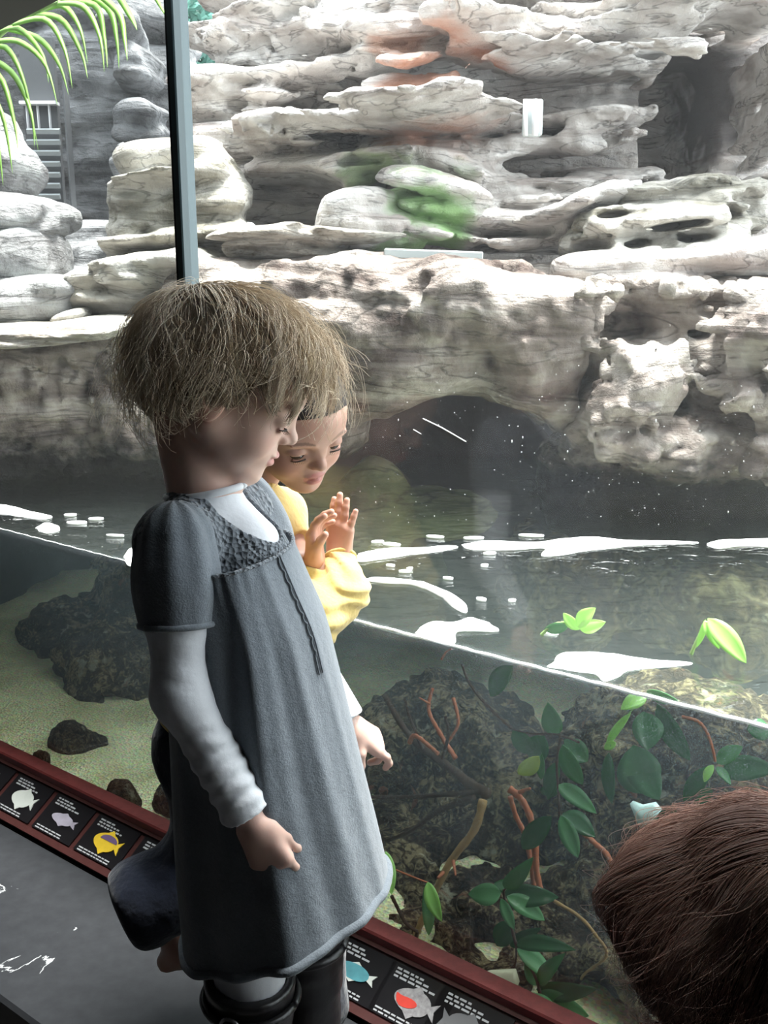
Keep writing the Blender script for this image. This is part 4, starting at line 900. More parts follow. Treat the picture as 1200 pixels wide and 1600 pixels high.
def hand_prims(Wp, fd_, th, pn, s=1.0, curl=None, spread=(.06, .0, -.06, -.14), thumb_out=.5, thumb_curl=.3):
    x = Vector(fd_).normalized(); y = (Vector(th)-x*Vector(th).dot(x)).normalized(); z = x.cross(y)
    if z.dot(Vector(pn)) < 0: z = -z
    T = lambda a, b, c: Vector(Wp)+(x*a+y*b+z*c)*s
    pr = [(T(-.02, 0, 0), T(.010, 0, 0), .0165*s, .0165*s, .008)]
    ys = (.0175, .006, -.0055, -.0165); ln = (.044, .050, .046, .036); kx = (.056, .059, .056, .051); rr = (.0066, .0068, .0065, .0058)
    for i in range(4):
        pr.append((T(.010, ys[i]*.55, 0), T(kx[i], ys[i], -.001), .0125*s, .0088*s, .008))
        p = T(kx[i], ys[i], -.001); a = curl[i]; cum = 0; sp = spread[i]; r = rr[i]*s
        for j, fr_ in enumerate((.44, .31, .25)):
            cum += a[j]; dv = (x*math.cos(cum)*math.cos(sp)+y*math.sin(sp)*math.cos(cum)+z*math.sin(cum)); n_ = p+dv*ln[i]*fr_*s
            pr.append((p, n_, r, r*.92, .0030 if j else .004)); r *= .92; p = n_
    p = T(.014, .014, .004); dv = (x*math.cos(thumb_out)+y*math.sin(thumb_out)+z*.25).normalized(); n_ = p+dv*.024*s
    pr.append((p, n_, .0115*s, .0085*s, .007)); p = n_
    dv = (x*math.cos(thumb_out*.6)+y*math.sin(thumb_out*.6)+z*thumb_curl).normalized(); n_ = p+dv*.020*s; pr.append((p, n_, .0080*s, .0070*s, .003)); p = n_
    dv = (x*math.cos(thumb_out*.3)+y*math.sin(thumb_out*.3)+z*(thumb_curl+.2)).normalized(); pr.append((p, p+dv*.014*s, .0070*s, .0058*s, .003))
    return pr
def prim_sdf(pr):
    def f(P):
        d = None
        for a, b, ra, rb, k in pr:
            e = cone(P, a, b, ra, rb); d = e if d is None else smin(d, e, k)
        return d
    return f
def bounds(pr, m=.01):
    A_ = np.array([list(p[0]) for p in pr]+[list(p[1]) for p in pr]); r = max(max(p[2], p[3]) for p in pr)+m
    return A_.min(0)-r, A_.max(0)+r
def join(parts):
    v = []; f = []; c = []; n = 0
    for a, b, col in parts:
        v.append(a); f.append(b+n); c.append(np.tile(np.array(col, float), (len(a), 1)) if np.ndim(col) == 1 else col); n += len(a)
    return np.concatenate(v), np.concatenate(f), np.concatenate(c)
def shape(name, f, lo, hi, h, mat, par, col=None):
    v, fc = sdf_grid(f, lo, hi, h, slack=1.8); return mesh_obj(name, v, fc, mat, par, col=col)
def strands_mesh(name, S, rad, cols, mat, par):
    # S (n,m,3) strand points, rad (n,m), cols (n,3)
    n, m, _ = S.shape; T = np.gradient(S, axis=1); T /= np.linalg.norm(T, axis=2, keepdims=True)+1e-9
    ref = np.array([.31, .52, .79]); U = np.cross(T, ref); U /= np.linalg.norm(U, axis=2, keepdims=True)+1e-9; Wv = np.cross(T, U)
    ring = [S+(U*math.cos(a)+Wv*math.sin(a))*rad[..., None] for a in (0, 2*PI/3, 4*PI/3)]
    V = np.stack(ring, 2).reshape(-1, 3)
    base = (np.arange(n)[:, None]*m+np.arange(m-1)[None])*3; base = base.ravel()
    f = np.concatenate([np.stack([base+k, base+(k+1) % 3, base+3+(k+1) % 3, base+3+k], 1) for k in range(3)])
    c = np.repeat(cols, m*3, axis=0)
    return mesh_obj(name, V, f, mat, par, col=c)
def hair_mat(name, spec=.5, trans=.25):
    m, nt, b = newmat(name); a = nd(nt, 'ShaderNodeVertexColor', layer_name='Col'); nt.links.new(a.outputs[0], b.inputs['Base Color'])
    b.inputs['Roughness'].default_value = .42; b.inputs['Specular IOR Level'].default_value = spec
    tr = nd(nt, 'ShaderNodeBsdfTranslucent'); nt.links.new(a.outputs[0], tr.inputs[0]); mx = nd(nt, 'ShaderNodeMixShader'); mx.inputs[0].default_value = trans
    nt.links.new(b.outputs[0], mx.inputs[1]); nt.links.new(tr.outputs[0], mx.inputs[2]); nt.links.new(mx.outputs[0], nt.nodes['Material Output'].inputs[0]); return m
def hair(par, O, Mx, s, K, nclump, per, cols, thE, tipR, seed, mat, m=20, rad=.0006, hang=None, curl=(.002, .010), sweep=0.0, wisp=.06, lift=.012, rootmin=0.02, name='hair', cen=(-.012, 0, .028), rd=(.094, .073, .078), azr=(-PI, PI), wide=.13, rootspan=.78, tvar=.05):
    g = np.random.default_rng(seed); K = V3(K)/np.linalg.norm(K); X = np.array([1.0, 0, 0]); X = X-K*(X@K); X /= np.linalg.norm(X); Y = np.cross(K, X)
    n = nclump*per; rp = lambda a: np.repeat(a, per)
    caz = g.uniform(azr[0], azr[1], nclump); tmc = np.array([thE(a) for a in caz])*(1+g.normal(0, tvar, nclump)); cr = g.random(nclump)**.8
    thc = (rootmin+cr*rootspan)*tmc; sz = np.clip(g.normal(1, .35, nclump), .4, 2)
    offa = g.normal(0, wide, n)*rp(sz); offt = g.normal(0, .10, n)
    t = np.linspace(0, 1, m)[None]
    th0 = np.maximum(rp(thc)+offt, .03); tmax = rp(tmc)*(1+g.normal(0, .018, n)); th0 = np.minimum(th0, tmax-.3)
    ph = rp(g.uniform(0, 2*PI, nclump))+g.normal(0, .16, n); fr_ = rp(g.uniform(.7, 1.7, nclump)); lf_ = rp(g.random(nclump))*.85+g.random(n)*.15; bend = rp(g.normal(0, .22, nclump))
    loose = g.random(n) < wisp; ph[loose] += g.normal(0, 1.5, loose.sum())
    th = th0[:, None]+(tmax-th0)[:, None]*t; sinr = np.maximum(np.sin(th), .35)
    conv = 1-.62*np.sin(t*PI*.5)**1.5*(1-loose[:, None])
    az = rp(caz)[:, None]+offa[:, None]*conv/sinr*.9+(sweep+bend)[:, None]*t**1.4 if np.ndim(sweep) else rp(caz)[:, None]+offa[:, None]*conv/sinr*.9+(sweep+bend[:, None])*t**1.4
    D = (K*np.cos(th)[..., None]+(X*np.cos(az)[..., None]+Y*np.sin(az)[..., None])*np.sin(th)[..., None])
    ext = 1/np.sqrt(((D/V3(rd))**2).sum(2)); tip = np.array([tipR(a) for a in rp(caz)])
    inl = (offa/np.maximum(wide*rp(sz), 1e-3)); prof = np.exp(-inl**2*.5)[:, None]          # a lock is thicker in its middle
    grow = .002+lift*(.25+.75*lf_)[:, None]*np.sin(np.minimum(t*1.9, 1)*PI/2)*(.45+.55*prof)+tip[:, None]*np.clip((th/tmax[:, None]-.60)/.40, 0, 1)**1.6*(.35+.9*lf_)[:, None]
    grow = grow+g.uniform(0, .012, n)[:, None]*loose[:, None]*t
    cu = (curl[0]+curl[1]*t**1.5)*(1+1.6*loose[:, None])
    P = V3(cen)+D*(ext+grow)[..., None]
    Tn = np.gradient(P, axis=1); Tn /= np.linalg.norm(Tn, axis=2, keepdims=True)+1e-9; Sd = np.cross(Tn, D); Sd /= np.linalg.norm(Sd, axis=2, keepdims=True)+1e-9
    w = fr_[:, None]*(3.6+3*loose[:, None])*t+ph[:, None]
    P = P+Sd*(np.sin(w)*cu)[..., None]+D*((.5+.5*np.cos(w))*cu*.8)[..., None]
    Pw = (P*s)@Mx.T+V3(O)
    if hang is not None: Pw = hang(Pw, rp(caz), th, tmax, t, lf_, g)
    r = rad*(1-.6*t)*np.ones((n, 1)); r[loose] *= .75
    mixv = rp(g.random(nclump))*.7+.3*g.random(n); c = V3(cols[0])+(V3(cols[1])-V3(cols[0]))*mixv[:, None]
    return strands_mesh(name, Pw, r, c, mat, par)
M['skin'] = vcol_mat('fair_skin', .5, .12); M['skin2'] = vcol_mat('warm_skin', .45, .12)
M['hair_blond'] = hair_mat('blond_hair', .6, .42); M['hair_dark'] = hair_mat('dark_hair', .6, .1); M['hair_brown'] = hair_mat('brown_hair', .8, .45)
M['scalp_b'] = plain('blond_under_hair', (.17, .115, .07), .8); M['scalp_d'] = plain('dark_under_hair', (.02, .014, .012), .7); M['scalp_r'] = plain('brown_under_hair', (.035, .018, .013), .8)
M['lash'] = plain('lashes', (.03, .02, .015), .7); M['eye'] = plain('dark_eye', (.05, .035, .03), .15)
M['shirt'] = knit_mat('white_cotton', (.66, .68, .72), (.76, .78, .82), 700, .15, .25); M['dress'] = knit_mat('grey_knit', (.105, .12, .14), (.22, .25, .28), 480, .6, .3, .35)
M['yoke'] = knit_mat('lace_knit', (.11, .125, .145), (.24, .27, .30), 300, .5, .1, .35, True)
M['tights'] = knit_mat('pale_tights', (.50, .50, .53), (.60, .60, .63), 700, .15); M['yellow'] = knit_mat('yellow_cotton', (.60, .43, .13), (.74, .58, .25), 600, .1, .6)
M['denim'] = knit_mat('dark_denim', (.006, .008, .016), (.022, .028, .048), 500, .3, .6); M['boot'] = plain('black_leather', (.012, .011, .012), .35, nscale=60, nb=.15); M['buckle'] = plain('dull_buckle', (.25, .25, .26), .35, 1.0)
M['darkcloth'] = knit_mat('dark_cloth', (.010, .010, .012), (.025, .025, .03), 400, .2)

def lashes(par, O, Mx, s, y, name='eyelashes'):
    mb = MB(); pts = []
    for i in range(12):
        u = -1+2*i/11; q_ = V3((.0655+.0142*math.sqrt(max(0, 1-(u*.86)**2)), y*.029+u*.0132, -.0050-.0022*abs(u))); pts.append(Vector(Mx@(q_*s))+Vector(O))
    mb.tube(pts, [.0004+.0008*math.sin(PI*(i+.5)/12) for i in range(12)], 6)
    f_ = Vector(Mx[:, 0]); u_ = Vector(Mx[:, 2])
    for i in range(1, 11):
        mb.tube([pts[i], pts[i]+(f_*.0035-u_*.0022)*s, pts[i]+(f_*.0058-u_*.0022)*s], [.0003, .0002, .0001], 4)
    return mb.build(name, M['lash'], par)
def eyeball(par, O, Mx, s, y):
    c = Vector(Mx@(V3((.0650, y*.029, .0015))*s))+Vector(O)
    def f(P): return np.linalg.norm(P-V3(c), axis=1)-.0126*s
    return shape('eye', f, V3(c)-.016, V3(c)+.016, .0012, M['eye'], par)

# ---------------------------------------------------------------- the girl in grey
YG = 1.10
g1 = empty('person', at(370, 1700, 1.08).copy(), 'standing blond child in grey knit dress over white long sleeves, looking down', 'person')
F = Vector((.94, -.34, 0)).normalized(); Lf = Vector((.34, .94, 0)).normalized()
C1 = at(322, 770, YG)
yaw1, pit1 = R(4), R(27); H1 = rotm(yaw1, pit1, 0); s1 = 1.0
O1 = V3(at(464, 690, YG+.012))-H1@(V3((.0975, 0, -.0165))*s1)
SR = at(274, 848, YG-.078); ER = at(283, 1085, YG-.11); WR = at(388, 1272, YG-.125)
SL = C1+Lf*.085+Vector((0, 0, -.036)); EL = at(470, 1010, YG+.12); WL = at(541, 1128, YG+.085)
HIP = at(395, 1290, YG+.01)
def body1(P):
    q = headq(P, O1, H1, s1); d = head_parts(q)*s1
    nb = O1+H1@(V3((-.024, 0, -.045))*s1)
    return smin(d, cone(P, nb, tuple(C1+Vector((0, 0, -.012))), .038, .041), .016)
hv, hf = sdf_grid(body1, O1-.145+V3((0, 0, -.02)), O1+.135, .00145, slack=1.3)
hc = head_color(headq(hv, O1, H1, s1), (.70, .47, .385), (.62, .27, .25), (.40, .28, .20))
def torso_prims(C, Fx, Lx, dn, s=1.0):
    pass
def torso1(P, g=0.0):
    T_ = np.array([list(F), list(Lf), [0, 0, 1]]).T
    c = V3(C1)
    d = sbox(P, c+V3((0, 0, -.118))+.036*V3(F), (.066+g, .066+g, .100+g), T_, 2.1)
    d = smin(d, cone(P, tuple(C1+Lf*.074+Vector((0,0,-.040))), tuple(C1-Lf*.074+Vector((0,0,-.040))), .034+g, .034+g), .03)
    d = smin(d, cone(P, tuple(C1+Vector((0,0,-.03))), tuple(C1+Vector((0,0,-.012))), .05+g, .040+g), .02)
    d = smin(d, sbox(P, c+V3((0, 0, -.31))+.055*V3(F), (.050+g, .045+g, .14+g), T_, 2.1), .03)
    return d
def arm_prims(S_, E_, W_, r=(.032, .027, .0225, .018), g=0.0):
    m1 = S_.lerp(E_, .5); return [(S_, m1, r[0]+g, (r[0]+r[1])/2+g, .02), (m1, E_, (r[0]+r[1])/2+g, r[1]+g, .02), (E_, W_, r[1]-.001+g, r[3]+g, .02)]
WRh = at(394, 1284, YG-.125); WLh = at(547, 1134, YG+.085)
hr = hand_prims(WRh, at(428, 1352, YG-.12)-WRh, (.85, -.1, .45), (-.15, 1, 0), .98, [(.35, .45, .3), (.5, .6, .4), (.6, .7, .4), (.7, .7, .4)], (.10, .0, -.06, -.12), .38, .15)
hl = hand_prims(WLh, at(588, 1160, YG+.10)-WLh, (-.1, -1, -.3), (-.5, .1, -1), .86, [(-.05, .55, .75), (.45, .9, .6), (1.1, 1.1, .6), (1.2, 1.1, .6)], (.08, .0, -.05, -.1), .75, .9)
def legp(a, b, c, d_, r):
    return [(a, b, r[0], r[1], .03), (b, c, r[1], r[2], .02), (c, d_, r[3], r[3]*.8, .015)]
kR = at(392, 1560, YG-.045); kR = Vector((kR.x, kR.y, .285)); fR = Vector((kR.x+.005, kR.y+.005, .05)); hipR = HIP-Lf*.045
kL = Vector((kR.x+.055, kR.y+.105, .285)); fL = Vector((kL.x+.01, kL.y, .05)); hipL = HIP+Lf*.045
lower = legp(hipR, kR, fR, fR+F*.07-UP*.02, (.055, .039, .028, .028))+legp(hipL, kL, fL, fL+F*.07-UP*.02, (.055, .039, .028, .028))
def bd(P):
    d = torso1(P, -.006); d2 = prim_sdf(arm_prims(SR, ER, WR, g=-.002)+arm_prims(SL, EL, WL, g=-.002)+lower)(P); return smin(d, d2, .02)
bv, bf = sdf_grid(bd, V3((-.34, .88, -.0)), V3((.13, 1.36, C1.z+.05)), .0065, slack=1.3)
ps = [(hv, hf, hc), (bv, bf, (.70, .47, .385))]
for pr in (hr, hl):
    lo_, hi_ = bounds(pr); v, f_ = sdf_grid(prim_sdf(pr), lo_, hi_, .0014, slack=1.2); ps.append((v, f_, (.70, .45, .37)))
v, f_, c_ = join(ps); mesh_obj('body', v, f_, M['skin'], g1, col=c_)
lashes(g1, O1, H1, s1, -1); eyeball(g1, O1, H1, s1, -1); eyeball(g1, O1, H1, s1, 1)
# shirt
def armcoord(P, pts):
    out = np.zeros(len(P)); best = np.full(len(P), 1e9); acc = 0
    for a, b in zip(pts, pts[1:]):
        a_, b_ = V3(a), V3(b); L = np.linalg.norm(b_-a_); t = np.clip(((P-a_)@(b_-a_))/L/L, 0, 1); dd = np.linalg.norm(P-a_-t[:, None]*(b_-a_), axis=1)
        m = dd < best; out[m] = acc+t[m]*L; best[m] = dd[m]; acc += L
    return out
def shirtf(P):
    d = smax(torso1(P, .001), -(P[:, 2]-(C1.z-.098)), .003); a = prim_sdf(arm_prims(SR, ER, WR, (.0335, .0295, .027, .0262)))(P); b_ = prim_sdf(arm_prims(SL, EL, WL, (.033, .028, .026, .026)))(P)
    sc_ = armcoord(P, [SR, ER, WR]); wob = noise3(P*np.array([30, 30, 30]), 4)
    a = a+(.0016*np.sin(sc_*310+wob*2.5)+.0020*noise3(P*np.array([26, 26, 60]), 6))*np.clip((sc_-.17)/.08, .15, 1)
    d = smin(d, smin(a, b_, .01), .02)
    for Wp, Ep in ((WR, ER), (WL, EL)):
        ax = V3((Wp-Ep).normalized()); dd = (P-V3(Wp))@ax; near = np.linalg.norm(P-V3(Wp), axis=1) < .09
        d = np.where(near, smax(d, dd, .002), d)
    nk = (P-V3(C1+UP*.004-F*.0))@V3((F*-.18+UP).normalized()); return smax(d, nk, .003)
shape('shirt', shirtf, V3((-.34, .88, C1.z-.50)), V3((.13, 1.36, C1.z+.06)), .0036, M['shirt'], g1)
def ringpts(c, ax, r1, d1, r2, d2, n=48): return [c+d1*r1*math.cos(2*PI*i/n)+d2*r2*math.sin(2*PI*i/n) for i in range(n+1)]
mb = MB(); fn = (F+UP*.18).normalized(); mb.tube(ringpts(C1+UP*.003, UP, .045, fn, .0435, Lf), .0042, 8); mb.build('collar', M['shirt'], g1)
# dress: yoke, sleeve, skirt
def openf(P):
    T_ = np.array([list((F*.80+UP*-.60).normalized()), list(Lf), list((F*.60+UP*.80).normalized())]).T
    return ell(P, V3(C1)+V3(F)*.044+V3((0, 0, .004)), (.072, .041, .040), T_)
def yokef(P):
    a_ = prim_sdf(arm_prims(SR, ER, WR, (.0335, .0295, .027, .0262))+arm_prims(SL, EL, WL, (.033, .028, .026, .026)))(P)
    d = smin(torso1(P, .001), a_, .02)-.0045; d = np.where(a_ < torso1(P, .001), smax(smax(d, (P-V3(SR))@V3((ER-SR).normalized())+.010, .003), np.where((P-V3(C1))@V3(Lf) > 0, (P-V3(SL))@V3((EL-SL).normalized())-.02, -1), .003), d)+.0008*noise3(P*150, 8); d = smax(d, -torso1(P, .0012), .001)
    d = smax(d, -openf(P), .003); z = P[:, 2]-(C1.z-.088)-((P-V3(C1))@V3(F))*.25
    return smax(smax(d, -z, .002), (P[:, 2]-(C1.z+.008)), .002)
shape('yoke', yokef, V3(C1)-V3((.17, .17, .14)), V3(C1)+V3((.17, .17, .04)), .0026, M['yoke'], g1)
def puff(S_, E_, nm, dark=False):
    ax = (E_-S_).normalized(); e = S_+ax*.088; s_ = S_-ax*.004; u = ax.orthogonal().normalized(); w_ = ax.cross(u)
    def f(P):
        q_ = P-V3(s_); h_ = q_@V3(ax); a = np.arctan2(q_@V3(w_), q_@V3(u)); fold = np.sin(a*9+.6*noise3(P*18, 9))*.0012*np.clip(1-h_/.12, .2, 1)
        d = smin(cone(P, s_, e, .0408, .0402), ell(P, s_.lerp(e, .5), (.0438, .0438, .056)), .02)+fold
        d = smax(d, (h_-.090), .003); return smax(d, -smin(cone(P, S_, E_, .0345, .030), torso1(P, -.003), .01), .002)
    c = V3(s_.lerp(e, .5)); shape(nm, f, c-.085, c+.085, .0026, M['dress'], g1)
    mb = MB(); mb.tube(ringpts(S_+ax*.086, ax, .0405, u, .0405, w_), .0036, 8); mb.build('sleeve_hem', M['dress'], g1)
puff(SR, ER, 'puff_sleeve'); puff(SL, EL, 'puff_sleeve')
rows = [((262, 872), (455, 852), .074), ((262, 935), (483, 914), .082), ((264, 1000), (508, 970), .088), ((268, 1070), (524, 1030), .094), ((272, 1150), (540, 1095), .099), ((275, 1230), (556, 1160), .104), ((278, 1310), (573, 1230), .108), ((283, 1385), (592, 1305), .112), ((290, 1456), (608, 1374), .115)]
PLs = spline([at(*r_[0], YG+.004) for r_ in rows], 90); PRs = spline([at(*r_[1], YG-.012) for r_ in rows], 90); SKD = Vector((.12, .99, 0)); NS = 200
frng = random.Random(3); folds = [(frng.uniform(0, 2*PI), frng.uniform(.10, .22), frng.uniform(.4, 1.0)) for _ in range(17)]+[(-.30, .09, 1.3), (-.62, .12, 1.2), (-.05, .07, 1.0), (-1.2, .16, 1.0), (-.95, .1, .5), (-1.75, .2, .5)]
V_ = []; ringC = []
for j in range(90):
    u = j/89; a, b2 = PLs[j], PRs[j]; c = (a+b2)/2; hx = (b2-a)/2; by = .103+(.119-.103)*u**.8; row = []
    for i in range(NS):
        t = 2*PI*i/NS; m_ = 0
        for fc, fw, fa in folds:
            dd = (t-(fc+.10*math.sin(u*2.2+fc*3))+PI) % (2*PI)-PI; m_ += fa*math.exp(-(dd/(fw*(.55+.6*u)))**2)
        gath = .010*math.sin(t*34+2*math.sin(t*5))*max(0, 1-u*7)
        amp = (.034+.065*u)*min(1, .35+u*2.5); sc_ = 1+amp*(m_-.55)+gath
        if u < .02: sc_ *= 1.0
        ca, sa = math.cos(t), math.sin(t); row.append(c+hx*ca*.985*(1+(sc_-1)*.45*abs(sa))+SKD*(by*sa*sc_))
    V_ += row; ringC.append(row)
fc_ = [(j*NS+i, j*NS+(i+1) % NS, (j+1)*NS+(i+1) % NS, (j+1)*NS+i) for j in range(89) for i in range(NS)]
sk = mesh_obj('skirt', [tuple(v_) for v_ in V_], np.array(fc_)[:, ::-1], M['dress'], g1)
md = sk.modifiers.new('Thickness', 'SOLIDIFY'); md.thickness = .0025; md.offset = -1
mb = MB(); last = ringC[-1]; mb.tube(last+[last[0]], .0058, 10, cap=False); mb.build('rolled_hem', M['dress'], g1)
mb = MB(); top = ringC[0]; mb.tube(top+[top[0]], .0022, 8, cap=False); mb.build('gather_seam', M['yoke'], g1)
pk = MB()
for sgn in (-1, 1):
    pts = []
    for j in range(0, 34):
        i = int((-.42/(2*PI)*NS+sgn*.9+.35*math.sin(j*1.7))) % NS; p = ringC[j][i]; cc = (PLs[j]+PRs[j])/2; d_ = (p-cc); d_.z = 0; pts.append(p+d_.normalized()*.0016)
    pk.tube(pts, .0011, 6)
pk.build('placket', M['dress'], g1)
# hair
M_ = H1
rc = V3((-.012, 0, .028))
def cap1(P):
    q = headq(P, O1, H1, s1); d = ell(q, (-.013, 0, .030), (.096, .075, .080)); d = smin(d, ell(q, (-.045, 0, -.010), (.050, .064, .046)), .02)
    d = smax(d, -ell(q, (.086, 0, -.045), (.086, .12, .080)), .01); d = smax(d, -(q[:, 2]+.050), .01); return (d+.003*noise3(q*np.array([30, 60, 30]), 3))*s1
cv, cf = sdf_grid(cap1, O1-.14, O1+.14, .0028, slack=1.5); mesh_obj('hair_cap', cv, cf, M['scalp_b'], g1)
def lerpE(a, f, s_, b): a = abs(a)/PI*2; return R(f+(s_-f)*min(a, 1)) if a <= 1 else R(s_+(b-s_)*(a-1))
thE1 = lambda a: lerpE(a, 119, 110, 99)
tipR1 = lambda a: .020*math.exp(-(a/.55)**2)+.004*math.exp(-((abs(a)-PI)/.9)**2)+.002
hc1 = ((.58, .455, .335), (1.0, .915, .77)); K1 = (-.74, .05, .67)
hair(g1, O1, H1, s1, K1, 150, 70, hc1, thE1, tipR1, 5, M['hair_blond'], m=22, rad=.00058, curl=(.001, .013), sweep=.12, wisp=.09, lift=.010, tvar=.075)
hair(g1, O1, H1, s1, K1, 14, 9, hc1, lambda a: R(131), lambda a: .018, 6, M['hair_blond'], m=30, rad=.0004, curl=(.002, .011), wisp=.5, lift=.022, azr=(-.7, .5), name='fringe_curls', wide=.10, rootspan=.5)
hair(g1, O1, H1, s1, K1, 22, 7, hc1, lambda a: R(92), lambda a: .026, 9, M['hair_blond'], m=30, rad=.00036, curl=(.002, .012), wisp=.8, lift=.022, azr=(PI-1.3, PI+1.3), name='flyaway_curls', wide=.12, rootspan=.6)
# legs and boots
def tightf(P):
    d = prim_sdf(legp(hipR, kR, fR, fR+F*.05, (.057, .0405, .03, .03))+legp(hipL, kL, fL, fL+F*.05, (.057, .0405, .03, .03)))(P)
    return smax(d, -(P[:, 2]-.10), .003)
shape('tights', tightf, V3((kR.x-.12, .92, .08)), V3((kR.x+.22, 1.30, .52)), .005, M['tights'], g1)
for nm, k_, ff_ in (('boot', kR, fR), ('boot', kL, fL)):
    def bf_(P, k_=k_, ff_=ff_):
        d = cone(P, k_-UP*.012, Vector((ff_.x, ff_.y, .05)), .056, .037); foot = cone(P, Vector((ff_.x, ff_.y, .032)), Vector((ff_.x, ff_.y, .03))+F*.085, .034, .029); d = smin(d, foot, .02)
        d = d+.002*noise3(P*np.array([20, 20, 60]), 12); d = smax(d, P[:, 2]-(k_.z-.010)+.10*((P-V3(k_))@V3(F)), .004); d = smax(d, -(P[:, 2]-.002), .002)
        return smax(d, -cone(P, k_+UP*.05, k_-UP*.06, .050, .040), .003)
    bo = shape(nm, bf_, V3(ff_)+V3((-.07, -.09, -.06)), V3((ff_.x+.14, ff_.y+.09, k_.z+.04)), .0036, M['boot'], g1)
    mb = MB(); cc = Vector((k_.x, k_.y, .245)); mb.tube(ringpts(cc, UP, .058, F, .057, Lf), .005, 8); sb_ = mb.build('strap', M['boot'], g1)
    mb = MB(); ctr = cc-Lf*.060+F*.004; mb.tube([ctr+F*.013*math.cos(a)+UP*.013*math.sin(a) for a in np.linspace(0, 2*PI, 21)], .0022, 6, cap=False); mb.build('buckle', M['buckle'], g1)

# ---------------------------------------------------------------- the child in yellow
g2 = empty('person', Vector((-.2, 1.33, 0)), 'crouching child in yellow top and dark jeans pressing both hands to the glass', 'person')
yaw2 = R(-51); H2 = rotm(yaw2, R(30), R(10)); s2 = .97
O2 = V3(at(497, 703, 1.355))-H2@(V3((.076, 0, .003))*s2)
C2 = Vector(O2)+Vector((-.075, .035, -.105))
def body2h(P):
    q = headq(P, O2, H2, s2); d = head_parts(q, True, -.0035)*s2; nb = O2+H2@(V3((-.024, 0, -.045))*s2); return smin(d, cone(P, nb, tuple(C2), .036, .039), .016)
hv, hf = sdf_grid(body2h, O2-.14-V3((0, 0, .02)), O2+.13, .0016, slack=1.3)
hc = head_color(headq(hv, O2, H2, s2), (.50, .29, .22), (.50, .19, .17), (.10, .06, .04))
HC2 = at(338, 1160, 1.33); 
SR2 = C2+Vector((-.01, -.075, -.05)); SL2 = C2+Vector((.05, .045, -.05))
WA = at(530, 874, 1.447); EA = at(538, 925, 1.40); EA2 = at(492, 968, 1.36)
WBn = at(491, 884, 1.425); EB = at(470, 960, 1.40)
hA = hand_prims(WA, at(536, 770, 1.452)-WA, (-1, .55, 0), tuple(GN), .90, [(.05, .08, .05), (.02, .06, .05), (.02, .05, .05), (.04, .06, .05)], (.02, .02, -.04, -.24), .5, .15)
hB = hand_prims(WBn, Vector((.04, .0, 1)), (-.25, -1, 0), (1, -.1, 0), .90, [(.30, .40, .2), (.36, .45, .25), (.42, .5, .3), (.5, .5, .3)], (.10, .02, -.08, -.16), .45, .5)
LP2 = [(HC2+Vector((.05, .0, -.03)), at(478, 1470, 1.29), .062, .055, .03), (at(478, 1470, 1.29), Vector((at(500, 1640, 1.27).x, 1.27, .05)), .052, .045, .03)]
kn = at(350, 1345, 1.30); an = at(226, 1412, 1.26)
LP2b = [(HC2+Vector((-.01, -.01, -.02)), kn, .060, .055, .03), (kn, an, .052, .050, .03)]
def body2(P):
    d = cone(P, C2+Vector((-.005, 0, -.06)), HC2+UP*.03, .062, .070); d = smin(d, cone(P, SR2, SL2, .03, .03), .03)
    pr = arm_prims(SR2, EA2, EA, (.027, .025, .022, .022))+[(EA, WA, .022, .0165, .02)]+arm_prims(SL2, EB, WBn, (.027, .025, .02, .017))
    d = smin(d, prim_sdf(pr)(P), .02); d = smin(d, prim_sdf([(a, b_, r1-.012, r2-.012, k) for a, b_, r1, r2, k in LP2+LP2b])(P), .03)
    foot = cone(P, an+Vector((.02, 0, -.01)), at(292, 1478, 1.25), .026, .026); return smin(d, smin(foot, cone(P, at(292, 1478, 1.25), at(262, 1502, 1.25), .026, .016), .02), .02)
bv, bf = sdf_grid(body2, V3((-.55, 1.08, .0)), V3((.06, 1.54, C2.z+.04)), .006, slack=1.3)
ps = [(hv, hf, hc), (bv, bf, (.50, .29, .22))]
for pr in (hA, hB):
    lo_, hi_ = bounds(pr); v, f_ = sdf_grid(prim_sdf(pr), lo_, hi_, .0014, slack=1.2); ps.append((v, f_, (.60, .335, .25)))
v, f_, c_ = join(ps); mesh_obj('body', v, f_, M['skin2'], g2, col=c_)
for y in (-1, 1): lashes(g2, O2, H2, s2, y); eyeball(g2, O2, H2, s2, y)
def yel(P):
    d = cone(P, C2+Vector((-.005, 0, -.055)), HC2+UP*.06, .071, .080); d = smin(d, cone(P, SR2, SL2, .037, .037), .03); d = smin(d, cone(P, C2-UP*.03, C2-UP*.006, .05, .044), .02)
    wr = .0026*np.sin(((P-V3(EA))@V3((.35, .1, .93)))*230+3*noise3(P*22, 5))+.0022*noise3(P*30, 7)
    a = prim_sdf([(SR2, EA2, .036, .037, .02), (EA2, EA, .037, .0345, .02), (EA, WA-UP*.004, .0345, .0265, .02)])(P)+wr
    b_ = prim_sdf([(SL2, EB, .036, .034, .02), (EB, WBn, .03, .025, .02)])(P)
    a = np.where(np.linalg.norm(P-V3(WA), axis=1) < .055, smax(a, (P-V3(WA))@V3((WA-EA).normalized())-.002, .002), a); b_ = np.where(np.linalg.norm(P-V3(WBn), axis=1) < .055, smax(b_, (P-V3(WBn))@V3((WBn-EB).normalized())+.004, .002), b_)
    d = smin(d, smin(a, b_, .004), .012)
    return smax(d, (P[:, 2]-C2.z-.006), .003)
shape('shirt', yel, V3((-.46, 1.12, HC2.z)), V3((.06, 1.53, C2.z+.04)), .0036, M['yellow'], g2)
mb = MB(); mb.tube(ringpts(C2+UP*.003, UP, .046, Vector((.8, -.5, .1)).normalized(), .043, Vector((.5, .8, 0))), .0048, 8); mb.build('collar', M['yellow'], g2)
